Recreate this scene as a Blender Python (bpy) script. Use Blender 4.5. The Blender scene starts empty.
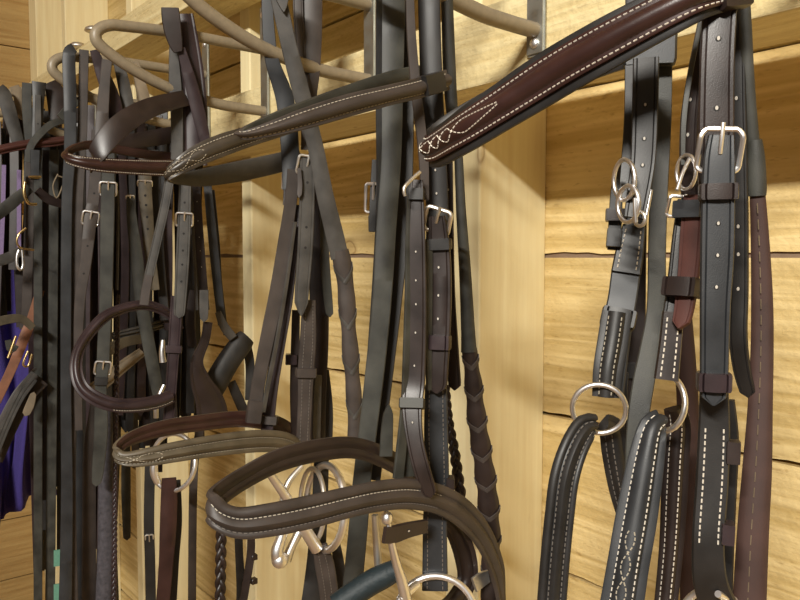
import bpy, bmesh, math, random
from mathutils import Vector, Matrix
random.seed(7)
sc = bpy.context.scene
COL = sc.collection

# ------------------------------------------------------------------ camera
F_PX = 750.0
EYE = 1.55
TH = math.radians(39.5)
PH = math.atan(44 / F_PX)
CAM = Vector((0, 0, EYE))
FWD = Vector((-math.cos(TH) * math.cos(PH), math.sin(TH) * math.cos(PH), -math.sin(PH)))
RIGHT = Vector((math.sin(TH), math.cos(TH), 0))
UP = RIGHT.cross(FWD).normalized()
cam_d = bpy.data.cameras.new('camera')
cam_d.sensor_width = 36.0
cam_d.lens = F_PX * 36.0 / 800.0
cam_d.clip_start = 0.02
cam = bpy.data.objects.new('camera', cam_d)
COL.objects.link(cam)
cam.location = CAM
cam.rotation_euler = FWD.to_track_quat('-Z', 'Y').to_euler()
sc.camera = cam


def ray(px, py):
    return FWD + RIGHT * ((px - 400) / F_PX) + UP * ((300 - py) / F_PX)


def P(px, py, s):
    """point of the line of sight on the vertical plane x = -s (the plane a hook sticks out in)"""
    d = ray(px, py)
    return CAM + d * (-s / d.x)


def proj(p):
    v = p - CAM
    z = v.dot(FWD)
    return (400 + F_PX * v.dot(RIGHT) / z, 300 - F_PX * v.dot(UP) / z)


# ------------------------------------------------------------------ materials
def new_mat(name):
    m = bpy.data.materials.new(name)
    m.use_nodes = True
    nt = m.node_tree
    return m, nt, nt.nodes['Principled BSDF']


def N(nt, kind, **kw):
    n = nt.nodes.new(kind)
    for k, v in kw.items():
        setattr(n, k, v)
    return n


def leather(name, c, rough=0.42, var=0.35, bump=0.13, spec=0.5, dust=0.0):
    m, nt, b = new_mat(name)
    tc = N(nt, 'ShaderNodeTexCoord')
    n1 = N(nt, 'ShaderNodeTexNoise'); n1.inputs['Scale'].default_value = 38; n1.inputs['Detail'].default_value = 5
    n2 = N(nt, 'ShaderNodeTexNoise'); n2.inputs['Scale'].default_value = 1500; n2.inputs['Detail'].default_value = 2
    nt.links.new(tc.outputs['Object'], n1.inputs['Vector'])
    nt.links.new(tc.outputs['Object'], n2.inputs['Vector'])
    cr = N(nt, 'ShaderNodeValToRGB')
    lo = [x * (1 - var) for x in c]; hi = [min(1, x * (1 + var) + dust) for x in c]
    cr.color_ramp.elements[0].position = 0.3; cr.color_ramp.elements[1].position = 0.72
    cr.color_ramp.elements[0].color = (*lo, 1); cr.color_ramp.elements[1].color = (*hi, 1)
    nt.links.new(n1.outputs['Fac'], cr.inputs['Fac'])
    nt.links.new(cr.outputs['Color'], b.inputs['Base Color'])
    mr = N(nt, 'ShaderNodeMapRange')
    mr.inputs['To Min'].default_value = rough - 0.1; mr.inputs['To Max'].default_value = rough + 0.15
    nt.links.new(n1.outputs['Fac'], mr.inputs['Value'])
    nt.links.new(mr.outputs['Result'], b.inputs['Roughness'])
    bp = N(nt, 'ShaderNodeBump'); bp.inputs['Strength'].default_value = bump; bp.inputs['Distance'].default_value = 0.0006
    nt.links.new(n2.outputs['Fac'], bp.inputs['Height'])
    nt.links.new(bp.outputs['Normal'], b.inputs['Normal'])
    b.inputs['Specular IOR Level'].default_value = spec
    return m


def metal(name, c, rough):
    m, nt, b = new_mat(name)
    tc = N(nt, 'ShaderNodeTexCoord')
    n1 = N(nt, 'ShaderNodeTexNoise'); n1.inputs['Scale'].default_value = 60
    nt.links.new(tc.outputs['Object'], n1.inputs['Vector'])
    mr = N(nt, 'ShaderNodeMapRange')
    mr.inputs['To Min'].default_value = rough * 0.7; mr.inputs['To Max'].default_value = rough * 1.5
    nt.links.new(n1.outputs['Fac'], mr.inputs['Value'])
    nt.links.new(mr.outputs['Result'], b.inputs['Roughness'])
    b.inputs['Base Color'].default_value = (*c, 1)
    b.inputs['Metallic'].default_value = 1.0
    return m


def plain(name, c, rough=0.7, scale=80, var=0.25, bump=0.3):
    m, nt, b = new_mat(name)
    tc = N(nt, 'ShaderNodeTexCoord')
    n1 = N(nt, 'ShaderNodeTexNoise'); n1.inputs['Scale'].default_value = scale; n1.inputs['Detail'].default_value = 4
    nt.links.new(tc.outputs['Object'], n1.inputs['Vector'])
    cr = N(nt, 'ShaderNodeValToRGB')
    cr.color_ramp.elements[0].color = (*[x * (1 - var) for x in c], 1)
    cr.color_ramp.elements[1].color = (*[min(1, x * (1 + var)) for x in c], 1)
    nt.links.new(n1.outputs['Fac'], cr.inputs['Fac'])
    nt.links.new(cr.outputs['Color'], b.inputs['Base Color'])
    b.inputs['Roughness'].default_value = rough
    bp = N(nt, 'ShaderNodeBump'); bp.inputs['Strength'].default_value = bump; bp.inputs['Distance'].default_value = 0.001
    nt.links.new(n1.outputs['Fac'], bp.inputs['Height'])
    nt.links.new(bp.outputs['Normal'], b.inputs['Normal'])
    return m


def wood(name, light, dark, axis='x', board=0.2175, rough_sawn=0.5, knots=True, seed=0.0, ringy=.05, flecks=False):
    """pine: long stretched grain along one axis, ring waves, a few knots; each board its own tone"""
    m, nt, b = new_mat(name)
    geo = N(nt, 'ShaderNodeNewGeometry')
    L = nt.links.new
    sep = N(nt, 'ShaderNodeSeparateXYZ'); L(geo.outputs['Position'], sep.inputs[0])
    # board number along z
    dv = N(nt, 'ShaderNodeMath', operation='MULTIPLY_ADD'); L(sep.outputs['Z'], dv.inputs[0])
    dv.inputs[1].default_value = 1 / board; dv.inputs[2].default_value = -EYE / board + 50
    fl = N(nt, 'ShaderNodeMath', operation='FLOOR'); L(dv.outputs[0], fl.inputs[0])
    wn = N(nt, 'ShaderNodeTexWhiteNoise', noise_dimensions='1D'); L(fl.outputs[0], wn.inputs['W'])
    off = N(nt, 'ShaderNodeVectorMath', operation='SCALE'); L(wn.outputs['Color'], off.inputs[0])
    off.inputs['Scale'].default_value = 9.0 if axis != 'z' else 0.0
    add = N(nt, 'ShaderNodeVectorMath', operation='ADD'); L(geo.outputs['Position'], add.inputs[0]); L(off.outputs[0], add.inputs[1])
    add2 = N(nt, 'ShaderNodeVectorMath', operation='ADD'); L(add.outputs[0], add2.inputs[0]); add2.inputs[1].default_value = (seed, seed * 1.7, seed * .6)
    mp = N(nt, 'ShaderNodeMapping')
    long_, cross = .9, 17.0
    mp.inputs['Scale'].default_value = {'x': (long_, cross, cross), 'y': (cross, long_, cross), 'z': (cross, cross, long_)}[axis]
    L(add2.outputs[0], mp.inputs['Vector'])
    ng = N(nt, 'ShaderNodeTexNoise'); ng.inputs['Scale'].default_value = 1.0; ng.inputs['Detail'].default_value = 3; ng.inputs['Distortion'].default_value = 0.6
    L(mp.outputs[0], ng.inputs['Vector'])
    # ring lines from the noise contours
    mul = N(nt, 'ShaderNodeMath', operation='MULTIPLY'); L(ng.outputs['Fac'], mul.inputs[0]); mul.inputs[1].default_value = 45
    sn = N(nt, 'ShaderNodeMath', operation='SINE'); L(mul.outputs[0], sn.inputs[0])
    fine = N(nt, 'ShaderNodeTexNoise'); fine.inputs['Scale'].default_value = 5; fine.inputs['Detail'].default_value = 6
    L(mp.outputs[0], fine.inputs['Vector'])
    mr = N(nt, 'ShaderNodeMapRange'); L(sn.outputs[0], mr.inputs['Value'])
    mr.inputs['From Min'].default_value = -1; mr.inputs['To Min'].default_value = -ringy; mr.inputs['To Max'].default_value = ringy
    s1 = N(nt, 'ShaderNodeMath', operation='ADD'); L(mr.outputs[0], s1.inputs[0]); L(fine.outputs['Fac'], s1.inputs[1])
    cr = N(nt, 'ShaderNodeValToRGB')
    cr.color_ramp.elements[0].position = 0.25; cr.color_ramp.elements[1].position = 0.72
    cr.color_ramp.elements[0].color = (*dark, 1); cr.color_ramp.elements[1].color = (*light, 1)
    L(s1.outputs[0], cr.inputs['Fac'])
    col = cr.outputs['Color']
    if knots:
        mk = N(nt, 'ShaderNodeMapping')
        mk.inputs['Scale'].default_value = {'x': (3.6, 5, 5.5), 'y': (5, 3.6, 5.5), 'z': (7, 7, 3.6)}[axis]
        L(add2.outputs[0], mk.inputs['Vector'])
        nd = N(nt, 'ShaderNodeTexNoise'); nd.inputs['Scale'].default_value = 4
        L(mk.outputs[0], nd.inputs['Vector'])
        mixv = N(nt, 'ShaderNodeVectorMath', operation='MULTIPLY_ADD')
        L(nd.outputs['Color'], mixv.inputs[0]); mixv.inputs[1].default_value = (.18, .18, .18); L(mk.outputs[0], mixv.inputs[2])
        vo = N(nt, 'ShaderNodeTexVoronoi'); vo.inputs['Scale'].default_value = 1.0; L(mixv.outputs[0], vo.inputs['Vector'])
        kr = N(nt, 'ShaderNodeValToRGB')
        e = kr.color_ramp.elements
        e[0].position = 0.0; e[0].color = (0.45, 0.45, 0.45, 1)
        e[1].position = 0.13; e[1].color = (0, 0, 0, 1)
        k2 = e.new(0.07); k2.color = (.30, .30, .30, 1)
        k3 = e.new(0.085); k3.color = (.75, .75, .75, 1)
        k4 = e.new(0.10); k4.color = (.2, .2, .2, 1)
        L(vo.outputs['Distance'], kr.inputs['Fac'])
        mx = N(nt, 'ShaderNodeMix', data_type='RGBA'); L(kr.outputs['Color'], mx.inputs['Factor'])
        L(col, mx.inputs['A']); mx.inputs['B'].default_value = (dark[0] * .38, dark[1] * .27, dark[2] * .22, 1)
        col = mx.outputs['Result']
    if flecks:
        mf = N(nt, 'ShaderNodeMapping'); mf.inputs['Rotation'].default_value = (0, math.radians(-32), 0)
        mf.inputs['Scale'].default_value = (60, 60, 230)
        L(add2.outputs[0], mf.inputs['Vector'])
        nf = N(nt, 'ShaderNodeTexNoise'); nf.inputs['Scale'].default_value = 1.0; nf.inputs['Detail'].default_value = 3
        L(mf.outputs[0], nf.inputs['Vector'])
        fr_ = N(nt, 'ShaderNodeMapRange'); L(nf.outputs['Fac'], fr_.inputs['Value'])
        fr_.inputs['From Min'].default_value = .62; fr_.inputs['From Max'].default_value = .74
        fr_.inputs['To Min'].default_value = 0; fr_.inputs['To Max'].default_value = .5
        mx2 = N(nt, 'ShaderNodeMix', data_type='RGBA'); L(fr_.outputs[0], mx2.inputs['Factor'])
        L(col, mx2.inputs['A']); mx2.inputs['B'].default_value = (dark[0] * .6, dark[1] * .5, dark[2] * .4, 1)
        col = mx2.outputs['Result']
    # board tone
    tone = N(nt, 'ShaderNodeMapRange'); L(wn.outputs['Value'], tone.inputs['Value'])
    tone.inputs['To Min'].default_value = 0.86 if axis != 'z' else .97; tone.inputs['To Max'].default_value = 1.08 if axis != 'z' else .97
    ml = N(nt, 'ShaderNodeVectorMath', operation='SCALE'); L(col, ml.inputs[0]); L(tone.outputs[0], ml.inputs['Scale'])
    L(ml.outputs[0], b.inputs['Base Color'])
    b.inputs['Roughness'].default_value = 0.62
    b.inputs['Specular IOR Level'].default_value = 0.25
    rs = N(nt, 'ShaderNodeTexNoise'); rs.inputs['Scale'].default_value = 95; rs.inputs['Detail'].default_value = 6
    L(geo.outputs['Position'], rs.inputs['Vector'])
    ad = N(nt, 'ShaderNodeMath', operation='ADD'); L(rs.outputs['Fac'], ad.inputs[0]); L(s1.outputs[0], ad.inputs[1])
    bp = N(nt, 'ShaderNodeBump'); bp.inputs['Strength'].default_value = rough_sawn; bp.inputs['Distance'].default_value = 0.003
    L(ad.outputs[0], bp.inputs['Height']); L(bp.outputs['Normal'], b.inputs['Normal'])
    return m


M = {}
M['black'] = leather('black_leather', (0.0149, 0.0136, 0.0130), .44, .4)
M['blueblack'] = leather('blue_black_leather', (0.0211, 0.0229, 0.0260), .44, .35)
M['green'] = leather('greyed_black_leather', (0.033, 0.033, 0.027), .52, .5, .25, dust=.006)
M['grey'] = leather('dusty_grey_leather', (0.050, 0.046, 0.041), .5, .4, .25, dust=.008)
M['greybrown'] = leather('dusty_brown_leather', (0.0465, 0.0360, 0.0310), .50, .3)
M['dark'] = leather('dark_brown_leather', (0.0217, 0.0136, 0.0118), .36, .35)
M['brown'] = leather('havana_brown_leather', (0.0341, 0.0136, 0.0112), .33, .3)
M['purple'] = leather('plum_brown_leather', (0.0310, 0.0186, 0.0211), .35, .3)
M['red'] = leather('red_brown_leather', (0.060, 0.016, 0.011), .55, .3)
M['rein'] = leather('matt_brown_rein_leather', (.050, .024, .019), .62, .25)
M['tan'] = leather('tan_leather', (0.22, 0.09, 0.045), .55, .25)
M['beige'] = leather('beige_webbing', (0.20, 0.155, 0.10), .7, .25)
M['olive'] = leather('worn_olive_brown_leather', (0.090, 0.073, 0.048), .42, .35)
M['steel'] = metal('stainless_steel', (.93, .93, .95), .34)
M['dull'] = metal('dull_nickel', (.74, .72, .68), .42)
M['brass'] = metal('brass', (.80, .60, .28), .28)
M['zinc'] = metal('zinc_plate', (.42, .42, .38), .48)
M['thread'] = plain('white_thread', (.78, .72, .62), .8, 400, .1, .1)
M['thread2'] = plain('cream_thread', (.48, .43, .34), .8, 400, .1, .1)
M['thread3'] = plain('dark_thread', (.16, .14, .12), .8, 400, .1, .1)
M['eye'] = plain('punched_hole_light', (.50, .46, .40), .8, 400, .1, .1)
M['hole'] = plain('punched_hole_dark', (.008, .007, .007), .8, 400, .1, .1)
M['tube'] = plain('worn_beige_paint', (.25, .205, .14), .42, 120, .25, .2)
M['rubber'] = plain('dark_teal_rubber', (.010, .020, .025), .6, 200, .3, .6)
M['cloth'] = plain('purple_cloth', (.050, .034, .19), .95, 260, .3, .8)
M['lilac'] = plain('lilac_webbing', (.22,.16,.30), .9, 300, .2, .5)
M['umber'] = leather('worn_umber_leather', (.050, .040, .030), .34, .4)
M['fur'] = plain('dark_fleece', (.06, .055, .065), .85, 160, .8, 1.0)
M['mint'] = plain('mint_green_tape', (.12, .30, .22), .7, 300, .2, .2)
M['boards'] = wood('pine_boards', (.76, .585, .28), (.56, .40, .155), 'x', rough_sawn=.7, ringy=.15, flecks=True)
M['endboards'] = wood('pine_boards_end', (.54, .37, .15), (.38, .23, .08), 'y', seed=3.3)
M['stud'] = wood('pine_stud', (.92, .82, .51), (.82, .69, .39), 'z', rough_sawn=.12, ringy=.04, seed=1.2)
M['rail'] = wood('pine_rail', (.80, .69, .40), (.62, .49, .24), 'x', board=3.0, rough_sawn=.8, flecks=True, seed=5.1, knots=False)
M['floor'] = wood('floor_boards', (.30, .20, .11), (.18, .11, .06), 'x', seed=8.)
M['ceil'] = wood('ceiling_boards', (.55, .42, .26), (.42, .30, .17), 'x', seed=6.)


# ------------------------------------------------------------------ object helpers
def link(name, bm, mats, parent=None, origin=None, sharp=38, smooth=True):
    me = bpy.data.meshes.new(name)
    org = origin if origin is not None else (root_loc(parent) if parent is not None else Vector((0, 0, 0)))
    bmesh.ops.translate(bm, verts=bm.verts, vec=-org)
    bmesh.ops.recalc_face_normals(bm, faces=bm.faces)
    for f in bm.faces:
        f.smooth = smooth
    bm.to_mesh(me); bm.free()
    if smooth:
        me.set_sharp_from_angle(angle=math.radians(sharp))
    if not isinstance(mats, (list, tuple)):
        mats = [mats]
    for m in mats:
        me.materials.append(m)
    o = bpy.data.objects.new(name, me)
    COL.objects.link(o)
    if parent is not None:
        o.parent = parent
    elif origin is not None:
        o.location = origin
    return o


def root_loc(o):
    while o.parent is not None:
        o = o.parent
    return Vector(o.location)


def thing(name, label, cat, loc, group=None):
    o = bpy.data.objects.new(name, None)
    o.empty_display_size = 0.05
    COL.objects.link(o)
    o.location = loc
    o['label'] = label; o['category'] = cat
    if group:
        o['group'] = group
    return o


def copy_tree(o, parent=None):
    c = o.copy(); COL.objects.link(c)
    if parent is not None:
        c.parent = parent
    for ch in list(o.children):
        copy_tree(ch, c)
    return c


def catmull(vals, n):
    """vals: list of tuples, returns interpolated list"""
    out = []
    k = len(vals)
    for i in range(k - 1):
        p0 = vals[max(i - 1, 0)]; p1 = vals[i]; p2 = vals[i + 1]; p3 = vals[min(i + 2, k - 1)]
        for j in range(n):
            t = j / n
            out.append(tuple(0.5 * ((2 * b) + (-a + c) * t + (2 * a - 5 * b + 4 * c - d) * t * t + (-a + 3 * b - 3 * c + d) * t ** 3)
                             for a, b, c, d in zip(p0, p1, p2, p3)))
    out.append(tuple(vals[-1]))
    return out


def resample(path, step):
    """path of (x,y,z,w...) -> evenly spaced"""
    d = [0.0]
    for a, b in zip(path, path[1:]):
        d.append(d[-1] + (Vector(b[:3]) - Vector(a[:3])).length)
    n = max(3, int(d[-1] / step))
    out = []; j = 0
    for i in range(n + 1):
        t = d[-1] * i / n
        while j < len(d) - 2 and d[j + 1] < t:
            j += 1
        f = (t - d[j]) / max(1e-9, d[j + 1] - d[j])
        out.append(tuple(a + (b - a) * f for a, b in zip(path[j], path[j + 1])))
    return out, d[-1]


PROF = {
    'flat': [(-1, -.28), (-1, .28), (-.9, .5), (0, .54), (.9, .5), (1, .28), (1, -.28), (.9, -.5), (-.9, -.5)],
    'creased': [(-1, -.28), (-1, .28), (-.92, .5), (-.74, .5), (-.68, .36), (-.62, .5), (0, .58), (.62, .5), (.68, .36), (.74, .5), (.92, .5), (1, .28), (1, -.28), (.9, -.5), (-.9, -.5)],
    'padded': [(-1, -.4), (-1, .3), (-.92, .5), (-.66, .5), (-.58, .55), (-.48, 1.2), (-.25, 1.85), (0, 2.05), (.25, 1.85), (.48, 1.2), (.58, .55), (.66, .5), (.92, .5), (1, .3), (1, -.4), (.8, -.9), (0, -1.2), (-.8, -.9)],
    'double': [(0.75, -0.9), (0.3, -1.0), (-0.05, -0.55), (-0.35, -1.0), (-0.75, -0.9), (-1, -0.4), (-1, 0.3), (-0.94, 0.8), (-0.8, 1.05), (-0.66, 0.95), (-0.56, 0.6), (-0.5, 0.75), (-0.38, 1.5), (-0.1, 1.95), (0.18, 1.5), (0.3, 0.75), (0.36, 0.7), (0.46, 1.25), (0.62, 1.45), (0.8, 1.25), (0.92, 0.9), (1, 0.5), (1, -0.4)],
}


class Strap:
    pass


def frames_for(p3, face=None, up=None):
    """p3: list of (x,y,z,w). Either a facing normal or an up vector fixes the width direction."""
    pts = [Vector(p[:3]) for p in p3]
    fr = []
    for i, p in enumerate(pts):
        t = (pts[min(i + 1, len(pts) - 1)] - pts[max(i - 1, 0)]).normalized()
        if face is not None:
            w = t.cross(face)
            if w.length < 1e-4:
                w = Vector((0, 0, 1)).cross(t)
            w.normalize()
            if fr and w.dot(fr[-1][2]) < 0:
                w = -w
        else:
            w = (up - t * up.dot(t)).normalized()
        n = w.cross(t).normalized()
        fr.append([p, t, w, n])
    return fr


def tip_scale(kind, d, w):
    if kind == 'point':
        L = w * 1.0
        return 1 if d >= L else max(.06, .06 + .94 * (d / L) ** .75)
    if kind == 'round':
        r = w * .5
        return 1 if d >= r else max(.12, math.sqrt(max(0, 1 - (1 - d / r) ** 2)))
    return 1


def sweep(bm, fr, widths, t, prof, tips=(None, None), flip=1, mat=0, back=None):
    """sweep a profile along frames; widths = full width per frame"""
    d = [0]
    for a, b in zip(fr, fr[1:]):
        d.append(d[-1] + (b[0] - a[0]).length)
    rings = []
    if prof == 'roll' or (isinstance(prof, tuple) and prof[0] == 'roll'):
        k = prof[1] if isinstance(prof, tuple) else 1.0
        pr = [(math.cos(a * math.pi / 6), math.sin(a * math.pi / 6) * k) for a in range(12)]
        rolled = True
    else:
        pr = PROF[prof]; rolled = False
    for i, (p, T, W, Nn) in enumerate(fr):
        w = widths[i]
        sc_ = 1
        if tips[0]: sc_ *= tip_scale(tips[0], d[i], w)
        if tips[1]: sc_ *= tip_scale(tips[1], d[-1] - d[i], w)
        ring = []
        for u, v in pr:
            if rolled:
                q = p + W * (u * w * .5 * sc_) + Nn * (v * w * .5 * sc_ * flip)
            else:
                q = p + W * (u * w * .5 * sc_) + Nn * (v * t * flip)
            ring.append(bm.verts.new(q))
        rings.append(ring)
    n = len(pr)
    for a, b in zip(rings, rings[1:]):
        for j in range(n):
            f = bm.faces.new((a[j], a[(j + 1) % n], b[(j + 1) % n], b[j]))
            f.material_index = mat if back is None or pr[j][1] + pr[(j + 1) % n][1] > -.35 else back
    bm.faces.new(rings[0]).material_index = mat
    bm.faces.new(list(reversed(rings[-1]))).material_index = mat
    return rings


def disc(bm, c, a, b, r, mat, n=10):
    vs = [bm.verts.new(c + a * (math.cos(i * 2 * math.pi / n) * r) + b * (math.sin(i * 2 * math.pi / n) * r)) for i in range(n)]
    bm.faces.new(vs).material_index = mat


def s_list(s, k):
    if isinstance(s, (list, tuple)) and len(s) == k and k != 2:
        return list(s)
    if isinstance(s, (list, tuple)):
        return [s[0] + (s[-1] - s[0]) * i / (k - 1) for i in range(k)]
    return [s] * k


def path3(pts, s, face=None, up=None, step=.004, a=0.0):
    """pixel-traced centre line + the depth plane of each point -> resampled frames and real widths"""
    ss = s_list(s, len(pts))
    base = []
    for (x, y, w), sv in zip(pts, ss):
        p = P(x, y, sv)
        base.append((p.x, p.y, p.z, w, ))
    mid = Vector(base[len(base) // 2][:3])
    if up is None and face is None:
        v = CAM - mid; v.z = 0; v.normalize()
        face = Matrix.Rotation(math.radians(a), 3, 'Z') @ v
    cm = catmull(base, 8)
    rs, L = resample(cm, step)
    fr = frames_for(rs, face=face, up=up)
    widths = []
    for q, f in zip(rs, fr):
        v = (f[0] - CAM); z = v.dot(FWD); vd = v.normalized()
        wp = (f[2] - vd * f[2].dot(vd)).length
        widths.append(q[3] * z / F_PX / max(.55, wp))
    return fr, widths, L


def strap(parent, name, pts, s, mat, prof='flat', band=False, a=0.0, t=.0034, tips=(None, None), holes=(), hole='eye',
          stitch=(), thread='thread', pitch=.0042, step=.004, label=None, flip=None, off=0.0, tilt=0.0, hr=.0016, back=None):
    fr, wd, L = path3(pts, s, up=Vector((0, 0, 1)) if band else None, step=step, a=a)
    if tilt:
        for f in fr:
            R = Matrix.Rotation(math.radians(tilt), 3, f[1])
            f[2] = R @ f[2]; f[3] = R @ f[3]
    m = len(fr) // 3
    if flip is None:
        flip = 1 if fr[m][3].dot(CAM - fr[m][0]) > 0 else -1
    if off:
        for f in fr:
            f[0] = f[0] + f[3] * (off * flip)
    bm = bmesh.new()
    sweep(bm, fr, wd, t, prof, tips, flip, back=3 if back else None)
    st = Strap(); st.fr = fr; st.wd = wd; st.t = t; st.flip = flip; st.L = L; st.parent = parent; st.prof = prof
    top = (t * .5) if prof in ('flat', 'creased') else None
    mats = [M[mat], M[hole], M['hole']] + ([M[back]] if back else [])
    for hx, hy in holes:
        i = near_i(st, hx, hy)
        p, T, W, Nn = fr[i]
        c = p + Nn * flip * (t * .56 + .0001)
        # an oval punched rim with the hole's lit far side in it
        disc(bm, c, W, T, hr, 2)
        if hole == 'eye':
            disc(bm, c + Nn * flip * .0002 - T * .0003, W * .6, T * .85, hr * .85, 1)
    st.obj = link(name, bm, mats, parent)
    if label: st.obj['label'] = label
    if stitch:
        stitches(st, stitch, thread, pitch)
    return st


def near_i(st, px, py):
    best = 0; bd = 1e9
    for i, f in enumerate(st.fr):
        x, y = proj(f[0])
        dd = (x - px) ** 2 + (y - py) ** 2
        if dd < bd:
            bd = dd; best = i
    return best


def prof_v(prof, u, t):
    """height of the profile's front at u"""
    if prof in ('flat', 'creased'):
        return t * .56
    pr = [q for q in PROF[prof] if q[1] > 0]
    pr.sort()
    for a, b in zip(pr, pr[1:]):
        if a[0] <= u <= b[0] and b[0] > a[0]:
            return t * (a[1] + (b[1] - a[1]) * (u - a[0]) / (b[0] - a[0]))
    return t * .5


def stitches(st, us, thread, pitch, name='stitching', i0=0, i1=None, parent=None, r=.00042, v=None, back=False):
    """us: list of constants or functions of arc length -> u"""
    bm = bmesh.new()
    i1 = len(st.fr) - 1 if i1 is None else i1
    fr = st.fr; fl = st.flip * (-1 if back else 1)
    d = [0]
    for a, b in zip(fr, fr[1:]):
        d.append(d[-1] + (b[0] - a[0]).length)

    def at(x):
        j = 0
        lo, hi = 0, len(d) - 2
        while lo < hi:
            mid = (lo + hi) // 2
            if d[mid + 1] < x: lo = mid + 1
            else: hi = mid
        j = lo
        f = min(1, max(0, (x - d[j]) / max(1e-9, d[j + 1] - d[j])))
        A, B = fr[j], fr[j + 1]
        return A[0].lerp(B[0], f), A[2].lerp(B[2], f), A[3].lerp(B[3], f), st.wd[j] + (st.wd[j + 1] - st.wd[j]) * f
    for u in us:
        x = d[i0] + pitch
        while x + pitch * .6 < d[i1]:
            ends = []
            for xx in (x, x + pitch * .62):
                p, W, Nn, w = at(xx)
                uu = u(xx - d[i0]) if callable(u) else u
                h = v if v is not None else (prof_v(st.prof, uu, st.t) if not back else st.t * .9)
                ends.append((p + W * (uu * w * .5) + Nn * fl * (h + .0001), Nn * fl))
            (A, nA), (B, nB) = ends
            T = (B - A).normalized(); S = T.cross(nA).normalized()
            vs = []
            for q, nn in ((A, nA), (B, nB)):
                vs.append([bm.verts.new(q + S * r), bm.verts.new(q + nn * r * 1.3), bm.verts.new(q - S * r)])
            bm.faces.new((vs[0][0], vs[0][1], vs[1][1], vs[1][0]))
            bm.faces.new((vs[0][1], vs[0][2], vs[1][2], vs[1][1]))
            bm.faces.new((vs[0][2], vs[0][1], vs[0][0])); bm.faces.new((vs[1][0], vs[1][1], vs[1][2]))
            x += pitch
    if len(bm.faces) == 0:
        bm.free(); return None
    return link(name, bm, M[thread], parent or st.obj)


def tube_path(bm, pts, r, closed=False, n=8, mat=0):
    """pts: Vectors; round tube"""
    k = len(pts); rings = []
    prevW = None
    rr = r if isinstance(r, (list, tuple)) else [r] * k
    for i, p in enumerate(pts):
        if closed:
            T = (pts[(i + 1) % k] - pts[i - 1]).normalized()
        else:
            T = (pts[min(i + 1, k - 1)] - pts[max(i - 1, 0)]).normalized()
        if prevW is None:
            W = T.orthogonal().normalized()
        else:
            W = (prevW - T * prevW.dot(T)).normalized()
        prevW = W
        B = T.cross(W)
        rings.append([bm.verts.new(p + (W * math.cos(j * 2 * math.pi / n) + B * math.sin(j * 2 * math.pi / n)) * rr[i]) for j in range(n)])
    rng = range(k if closed else k - 1)
    for i in rng:
        a = rings[i]; b = rings[(i + 1) % k]
        o = 0
        if closed and i == k - 1:
            o = min(range(n), key=lambda q: (a[0].co - b[q].co).length)
        for j in range(n):
            bm.faces.new((a[j], a[(j + 1) % n], b[(j + 1 + o) % n], b[(j + o) % n])).material_index = mat
    if not closed:
        bm.faces.new(rings[0]).material_index = mat
        bm.faces.new(list(reversed(rings[-1]))).material_index = mat


def smooth_pts(pts, n=6):
    return [Vector(q) for q in catmull([tuple(p) for p in pts], n)]


def buckle(st, px, py, wk=1.38, hk=1.05, mat='steel', r=.0013, arch=0.0, prong=True, rot=0.0, off=None, name='buckle', w=None):
    i = near_i(st, px, py)
    p, T, W, Nn = st.fr[i]
    w0 = w if w else st.wd[i]
    bw = w0 * wk * .5; bh = w0 * hk * .5
    R = Matrix.Rotation(math.radians(rot), 3, Nn)
    Tv = R @ T; Wv = R @ W
    if Tv.z < 0: Tv = -Tv
    c = p + Nn * st.flip * (off if off is not None else st.t * .5 + r * 1.3)
    pts = []
    cr = min(bw, bh) * .35
    tt = st.t if st.prof in ('flat', 'creased') else st.t * 1.5
    front = Nn * st.flip
    c = p + front * (off if off is not None else 0)
    for (sx, sy, a0) in ((1, 1, 0), (-1, 1, 90), (-1, -1, 180), (1, -1, 270)):
        cx = sx * (bw - cr); cy = sy * (bh - cr)
        for k in range(5):
            an = math.radians(a0 + k * 22.5)
            x = cx + cr * math.cos(an); y = cy + cr * math.sin(an)
            if arch and y > 0:
                y += arch * w0 * (1 - (x / bw) ** 2)
            # the top bar lies on the strap, the lower bar passes behind it
            f = max(-1, min(1, y / (bh - cr * .9)))
            pts.append(c + Wv * x + Tv * y + front * (f * (tt * .5 + r * 1.25)))
    bm = bmesh.new()
    tube_path(bm, pts, r, closed=True)
    if prong:
        q1 = c + Tv * (bh + arch * w0) + front * (tt * .5 + r * 2.6)
        q0 = c + front * (tt * .5)
        tube_path(bm, [q0 - Tv * r, (q0 * .5 + q1 * .5) + front * .0008, q1 + Tv * r], r * .8)
    return link(name, bm, M[mat], st.obj)


def keeper(st, px, py, lpx, mat=None, grow=1.14, thick=2.6, prof='flat', shift=0.0):
    i = near_i(st, px, py)
    p, T, W, Nn = st.fr[i]
    z = (p - CAM).dot(FWD)
    L = lpx * z / F_PX
    bm = bmesh.new()
    fr = []
    for k in (-.5, -.38, 0, .38, .5):
        fr.append([p + T * (k * L) + W * (shift * st.wd[i]), T, W, Nn])
    w = st.wd[i] * grow
    wds = [w * .95, w, w, w, w * .95]
    th = st.t * thick
    sweep(bm, fr, wds, th, 'creased' if prof == 'creased' else 'flat', (None, None), st.flip)
    return link('keeper', bm, M[mat] if mat else st.obj.data.materials[0], st.obj)


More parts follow.
